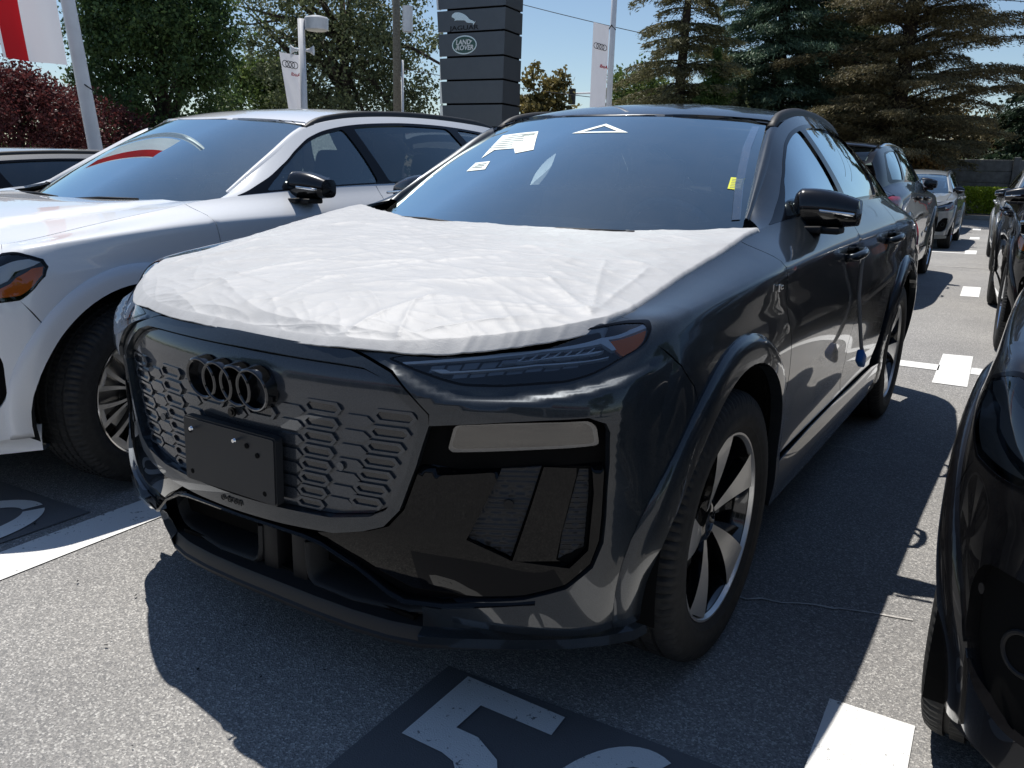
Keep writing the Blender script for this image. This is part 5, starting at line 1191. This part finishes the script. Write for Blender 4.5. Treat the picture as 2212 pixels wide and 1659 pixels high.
M['leaf_maple']=leaf_mat('maple_leaf',(.028,.055,.022),(.11,.18,.055)); M['leaf_plum']=leaf_mat('plum_leaf',(.035,.010,.012),(.15,.042,.040)); M['leaf_light']=leaf_mat('light_leaf',(.05,.085,.02),(.16,.22,.06)); M['leaf_big']=leaf_mat('poplar_leaf',(.045,.062,.025),(.19,.22,.11)); M['leaf_gold']=leaf_mat('dry_leaf',(.09,.075,.028),(.28,.23,.08)); M['leaf_spruce']=leaf_mat('spruce_needle',(.035,.07,.045),(.15,.23,.14),.2); M['leaf_brown']=leaf_mat('dry_needle',(.055,.048,.026),(.22,.185,.09),.3); M['leaf_thuja']=leaf_mat('thuja_spray',(.03,.07,.018),(.13,.20,.055)); M['leaf_hedge']=leaf_mat('hedge_leaf',(.12,.20,.01),(.42,.52,.05)); M['leaf_orange']=leaf_mat('bush_leaf',(.05,.05,.012),(.30,.16,.05)); M['leaf_dark']=leaf_mat('dark_needle',(.014,.030,.018),(.06,.10,.05),.2)
M['leaf_olive']=leaf_mat('olive_needle',(.05,.052,.024),(.21,.20,.095),.3)
M['bark']=simple('bark',(.055,.042,.032),.9,var=.4,vscale=8,bmp=.6,bscale=25); M['bark_brown']=simple('brown_bark',(.04,.028,.02),.9,var=.4,vscale=8)
def quads(C,A,B):
    """C centres, A,B half axes (n,3) -> rhombus leaves"""
    n=len(C); V=np.empty((n,4,3)); V[:,0]=C-A; V[:,1]=C+B; V[:,2]=C+A; V[:,3]=C-B
    F=np.arange(n*4).reshape(n,4); return V.reshape(-1,3),F
def fast_mesh(name,V,F,mat,parent):
    me=bpy.data.meshes.new(name); n=len(F); me.vertices.add(len(V)); me.vertices.foreach_set('co',np.ascontiguousarray(V,dtype=np.float32).ravel()); me.loops.add(n*4); me.loops.foreach_set('vertex_index',np.ascontiguousarray(F,dtype=np.int32).ravel()); me.polygons.add(n); me.polygons.foreach_set('loop_start',np.arange(0,n*4,4,dtype=np.int32)); me.polygons.foreach_set('loop_total',np.full(n,4,dtype=np.int32)); me.update(calc_edges=True); me.validate()
    return link(name,me,parent,mat)
def rdir(n,up=0): d=rng.normal(size=(n,3)); d[:,2]+=up; return d/np.linalg.norm(d,axis=1)[:,None]
def leaves_at(C,size,el=.6,droop=0):
    n=len(C); a=rdir(n); a[:,2]-=droop; a/=np.linalg.norm(a,axis=1)[:,None]; b=np.cross(a,rdir(n)); b/=np.linalg.norm(b,axis=1)[:,None]+1e-9; s=size*rng.uniform(.6,1.3,(n,1)); return quads(C,a*s,b*s*el)
def crown(blobs,nclump,per,spread,shell=.55):
    vol=np.array([r[0]*r[1]*r[2] for c,r in blobs]); pr=vol**.75/np.sum(vol**.75); C=[]
    for (c,r),p in zip(blobs,pr):
        k=max(2,int(nclump*p)); d=rdir(k); rad=(shell+(1-shell)*rng.random(k))**.7; C.append(np.array(c)+d*np.array(r)*rad[:,None])
    C=np.vstack(C); sp=spread*rng.uniform(.5,1.4,len(C)); n=rng.poisson(per,len(C))+3
    idx=np.repeat(np.arange(len(C)),n); return C[idx]+rng.normal(size=(len(idx),3))*sp[idx][:,None]*[1,1,.8]
def limbs(bm,base,h,r,blobs,nb):
    tube(bm,[base,(base[0]+.03*h*.3,base[1],base[2]+h*.5),(base[0],base[1],base[2]+h)],[r,r*.7,r*.3],9)
    for k in range(nb):
        c,rr=blobs[k%len(blobs)]; tgt=np.array(c)+rng.normal(size=3)*np.array(rr)*.45; z0=base[2]+h*rng.uniform(.25,.85); a=np.array([base[0],base[1],z0]); mid=(a+tgt)/2+[0,0,.05*h]; tube(bm,[tuple(a),tuple(mid),tuple(tgt)],[r*.4,r*.25,r*.07],6)
def tree(name,label,cat,base,h,r,blobs,nclump,per,spread,leaf,size,nb=10,shell=.55,el=.6,grp=None):
    """blobs are relative to the trunk base"""
    t=empty(name,(*base,0)); tag(t,label,cat,grp); bm=bmesh.new(); limbs(bm,(0,0,0),h,r,blobs,nb); bm_obj('trunk',bm,'bark',t,smooth=True)
    V,F=leaves_at(crown(blobs,nclump,per,spread,shell),size,el); fast_mesh('crown',V,F,leaf,t); return t
def conifer(name,label,base,H_,r0,prof,nlev,nbr,leaf,tone,droop,rise,size,per,lean=0,grp=None,z0=1.2,el=.22,bark='bark_brown'):
    t=empty(name,(*base,0)); tag(t,label,'tree',grp); bm=bmesh.new(); tube(bm,[(0,0,0),(lean*.4,0,H_*.5),(lean,0,H_)],[r0,r0*.62,r0*.08],9); C=[];A=[]
    for l in range(nlev):
        f=l/(nlev-1); z=z0+(H_-z0)*f+rng.uniform(-.5,.5)*(H_-z0)/nlev; L=np.interp(f,[p[0] for p in prof],[p[1] for p in prof])
        for k in range(nbr):
            th=2*math.pi*(k/nbr)+l*2.4+rng.uniform(-.3,.3); ln=L*rng.uniform(.45,1.2); d=np.array([math.cos(th),math.sin(th)]); o=np.array([lean*f,0,z+rng.uniform(-.6,.6)*(H_-z0)/nlev]); rs=rise*rng.uniform(.5,1.5); dr=droop*rng.uniform(.4,1.8)
            T=np.linspace(0,1,7); pts=np.c_[o[0]+d[0]*ln*T,o[1]+d[1]*ln*T,o[2]+ln*(rs*T-.35*rs*T**2)-ln*dr*T**2]
            if ln>.5: tube(bm,[tuple(q) for q in pts[[0,2,4,6]]],[max(.012,r0*.16),max(.01,r0*.11),.012,.006],5)
            m=int(per*ln)+4; tt=rng.uniform(.12,1.03,m)**.8; i=np.minimum((tt*6).astype(int),5); fr=(tt*6-i)[:,None]; p=pts[i]*(1-fr)+pts[i+1]*fr
            sd=np.array([-d[1],d[0],0])*rng.normal(0,.16*ln,m)[:,None]*(1.05-tt[:,None]*.75); C.append(p+sd+np.c_[rng.normal(0,.04,m),rng.normal(0,.04,m),-np.abs(rng.normal(0,.10+.10*droop,m))])
            dirn=np.tile(np.array([d[0],d[1],-.25-1.4*droop]),(m,1))+rng.normal(0,.55,(m,3)); A.append(dirn/np.linalg.norm(dirn,axis=1)[:,None])
    C=np.vstack(C);A=np.vstack(A); b=np.cross(A,rdir(len(A))); b/=np.linalg.norm(b,axis=1)[:,None]+1e-9; s=size*rng.uniform(.55,1.35,(len(C),1))
    bm_obj('trunk',bm,bark,t,smooth=True); V,F=quads(C,A*s,b*s*el); fast_mesh('crown',V,F,leaf,t); return t
E3=lambda x,y,z,a,b,c:((x,y,z),(a,b,c))
tree('maple_tree','dense dark green egg-shaped tree beside the thick flagpole','tree',(-19.5,13.0),5,.22,[E3(0,0,3.4,2.0,2.0,2.2),E3(.2,-.1,5.2,1.9,1.9,2.2),E3(-.2,.1,6.8,1.6,1.6,2.0),E3(1.0,.7,4.4,1.0,1.0,1.2),E3(-1.0,-.7,4.0,1.1,1.1,1.5)],640,95,.22,'leaf_maple',.058,10,.6)
tree('plum_tree','dark red plum tree left of the thick flagpole','tree',(-17.0,7.75),2.6,.12,[E3(0,0,2.0,1.3,1.3,1.0),E3(-.4,-.4,2.6,1.0,1.0,.7),E3(.4,.5,2.2,.8,.8,.8)],260,70,.15,'leaf_plum',.042,8)
tree('plum_tree','lower dark red plum tree between the flagpole and the egg-shaped tree','tree',(-18.2,10.2),2.4,.10,[E3(0,0,1.7,1.3,1.3,.9),E3(-.5,-.3,2.2,.8,.8,.7),E3(.9,.6,1.3,.8,.8,.6)],250,70,.15,'leaf_plum',.042,8)
tree('plum_tree','small reddish plum bush at the foot of the egg-shaped tree','bush',(-17.7,11.6),1.6,.06,[E3(0,0,1.15,.8,.8,.6)],70,45,.14,'leaf_plum',.055,5)
tree('broadleaf_tree','light green tree left of the lamp post, far behind','tree',(-31.3,27.0),5,.2,[E3(0,0,3.6,2.4,2.4,2.0),E3(.3,.2,5.2,1.5,1.5,1.2),E3(1.2,1.3,3.2,1.6,1.6,1.6)],380,70,.28,'leaf_light',.09,8)
tree('broadleaf_tree','pale green treetop behind the flag at far left','tree',(-25.5,9.5),4,.2,[E3(0,0,2.6,2.0,2.0,1.8)],150,40,.3,'leaf_light',.12,6)
tree('poplar_tree','big loose tree with sky showing through behind the lamp post','tree',(-25.9,27.0),9,.35,[E3(0,0,5.5,3.6,3.6,3.0),E3(-1.6,-1.9,6.4,2.0,2.0,1.8),E3(1.8,1.6,6.0,2.4,2.4,2.6),E3(.2,0,8.6,3.4,3.4,2.6),E3(-2.4,-2.4,7.9,1.5,1.5,1.0),E3(1.6,1.4,3.2,2.2,2.2,1.8),E3(-.8,-.8,3.4,2.2,2.2,1.6)],640,48,.30,'leaf_big',.085,44,.35)
tree('broadleaf_tree','smaller leafy tree in the gap between the pylon sign and the slim flagpole','tree',(-19.6,34.1),5,.16,[E3(0,0,3.2,1.6,1.6,1.6),E3(-.35,-.2,5.0,.7,.7,1.4),E3(.55,.3,4.8,.6,.6,1.2),E3(-.9,-.5,4.0,.7,.7,.9)],170,36,.2,'leaf_gold',.12,14,.4)
tree('broadleaf_tree','low green treetop beside the slim flagpole banner','tree',(-16.2,35.5),3,.14,[E3(0,0,2.9,1.5,1.5,1.1),E3(1.1,.6,2.6,1.2,1.2,.9)],110,36,.22,'leaf_light',.12,6)
conifer('spruce_tree','tall half dry brownish conifer with bare trunk right of the slim flagpole',(-9.6,25.75),11,.24,[(0,2.0),(.3,2.2),(.6,1.8),(1,.2)],26,6,'leaf_olive',0,.22,.12,.07,330,.3,z0=1.0)
conifer('spruce_tree','blue green spruce standing behind the roof of the dark grey SUV',(-7.6,30.5),13,.34,[(0,3.4),(.4,3.2),(.7,2.2),(1,.2)],34,8,'leaf_spruce',0,.24,.22,.085,330,0,z0=.8)
conifer('spruce_tree','large brown drying conifer with long rising branches at right',(-3.45,30.5),14,.34,[(0,3.4),(.3,4.2),(.6,3.4),(1,.3)],36,8,'leaf_brown',0,.16,.42,.068,380,.4,z0=.9,el=.2)
conifer('spruce_tree','dark green conifer at the right edge behind the fence',(.6,36.6),7.2,.2,[(0,1.7),(.4,1.4),(1,.1)],20,9,'leaf_dark',0,.2,.15,.12,190,0,z0=.5)
conifer('thuja_tree','fresh green cone-shaped cedar below the blue green spruce',(-8.1,25.2),5.0,.12,[(0,1.35),(.5,.9),(1,.1)],22,9,'leaf_thuja',0,.10,.55,.085,230,0,z0=.3)
tree('broadleaf_tree','leafy green tree filling the gap between the spruce and the brown conifer','tree',(-6.0,35.0),7,.2,[E3(0,0,5.0,2.2,2.2,2.6),E3(-.5,-.3,7.2,1.7,1.7,1.6),E3(.9,.3,3.4,1.8,1.8,1.8)],360,60,.26,'leaf_big',.08,14,.45)
tree('broadleaf_tree','green undergrowth tree behind the half dry brownish conifer','tree',(-12.0,30.0),4,.15,[E3(0,0,3.1,2.4,2.0,1.7),E3(2.4,1.2,3.2,2.0,2.0,1.6),E3(-1.0,0,4.4,1.2,1.2,1.0)],360,60,.26,'leaf_light',.08,10,.45)
tree('broadleaf_tree','green bushy tree below the half dry conifer, behind the grey SUV roof','tree',(-9.0,28.6),4,.15,[E3(0,0,2.8,1.8,1.6,1.5),E3(1.6,.4,2.6,1.4,1.4,1.3),E3(-1.5,-.3,2.7,1.4,1.4,1.3)],260,40,.24,'leaf_big',.09,10,.5)
tree('leafy_bush','orange tipped bush above the roof of the dark brown SUV','bush',(-2.4,28.7),1.4,.05,[E3(0,0,1.35,1.05,.8,.85),E3(-.5,0,1.7,.5,.5,.5),E3(.4,.1,1.65,.5,.5,.5)],120,38,.13,'leaf_orange',.06,10,.5)
tree('leafy_bush','dark bush along the fence beneath the brown conifer','bush',(.3,35.6),1.6,.06,[E3(0,0,1.5,1.8,.7,.9)],100,38,.2,'leaf_dark',.09,8)
V,F=leaves_at(np.c_[rng.uniform(-.95,.75,5200),rng.uniform(-.45,.45,5200),np.abs(rng.uniform(.05,1.02,5200))**.8],.045); hd=fast_mesh('hedge',V,F,'leaf_hedge',None); hd.location=(-.25,32.6,.1); tag(hd,'bright green clipped hedge at the foot of the fence','hedge')
tree('broadleaf_tree','dark treetops closing the view behind the pylon sign','tree',(-17.5,40.0),6,.2,[E3(0,0,2.4,3,2,1.5),E3(-5,-2,2.6,3,2,1.6)],200,36,.35,'leaf_maple',.15,10,.5)
tree('broadleaf_tree','dark tree closing the gap above the fence at right','tree',(2.6,41.0),4,.2,[E3(0,0,3.0,2.4,1.8,2.2),E3(-2.6,0,2.6,2.2,1.8,1.9)],220,50,.32,'leaf_dark',.10,10,.5)
tree('broadleaf_tree','brownish thicket behind the large brown conifer','tree',(-3.6,38.0),4,.2,[E3(0,0,2.8,2.6,1.6,1.9),E3(2.8,0,2.2,1.8,1.4,1.3)],240,50,.32,'leaf_brown',.09,10,.5)
_a=rng.uniform(0,2*math.pi,900); _r=rng.uniform(75,92,900); _c=np.c_[_r*np.cos(_a),_r*np.sin(_a)+5,rng.uniform(.6,3.6,900)]
_i=np.repeat(np.arange(900),34); _C=_c[_i]+rng.normal(size=(len(_i),3))*[1.9,1.9,.75]
V,F=leaves_at(_C,.34); fw=fast_mesh('far_wood',V,F,'leaf_maple',None); tag(fw,'low green belt of far trees around the lot','trees',kind='stuff')
# ------------------------------------------------------------------ the rest of the dealership, behind the photographer (seen in reflections)
M['facade']=simple('facade_panel',(.42,.43,.45),.4,.3,var=.05,vscale=2); M['facade_dark']=simple('facade_glass',(.02,.025,.03),.05,0,1)
sh_=empty('showroom',(6,-24,0)); tag(sh_,'pale metal clad showroom with dark glass front across the aisle','building')
bm=bmesh.new(); box(bm,(0,-4,3.3),(46,8,6.6)); bm_obj('wall',bm,'facade',sh_)
for k in range(12):
    bm=bmesh.new(); box(bm,(-20.5+3.7*k,.06,1.9),(3.3,.12,3.4)); bm_obj('shop_window',bm,'facade_dark',sh_)
bm=bmesh.new(); box(bm,(0,.10,5.2),(44,.1,.35)); bm_obj('red_band',bm,'cloth_red',sh_)
for k,(x,y) in enumerate(((14,-9),(17,4),(15.5,14),(-14,-15))):
    tree('street_tree',['round street tree by the showroom','street tree to the right of the lot','street tree beyond the right-hand row','street tree left of the showroom'][k],'tree',(x,y),3,.15,[E3(0,0,4.2,2.2,2.2,2.2),E3(.6,.3,5.6,1.5,1.5,1.4)],110,30,.35,'leaf_maple',.17,8)
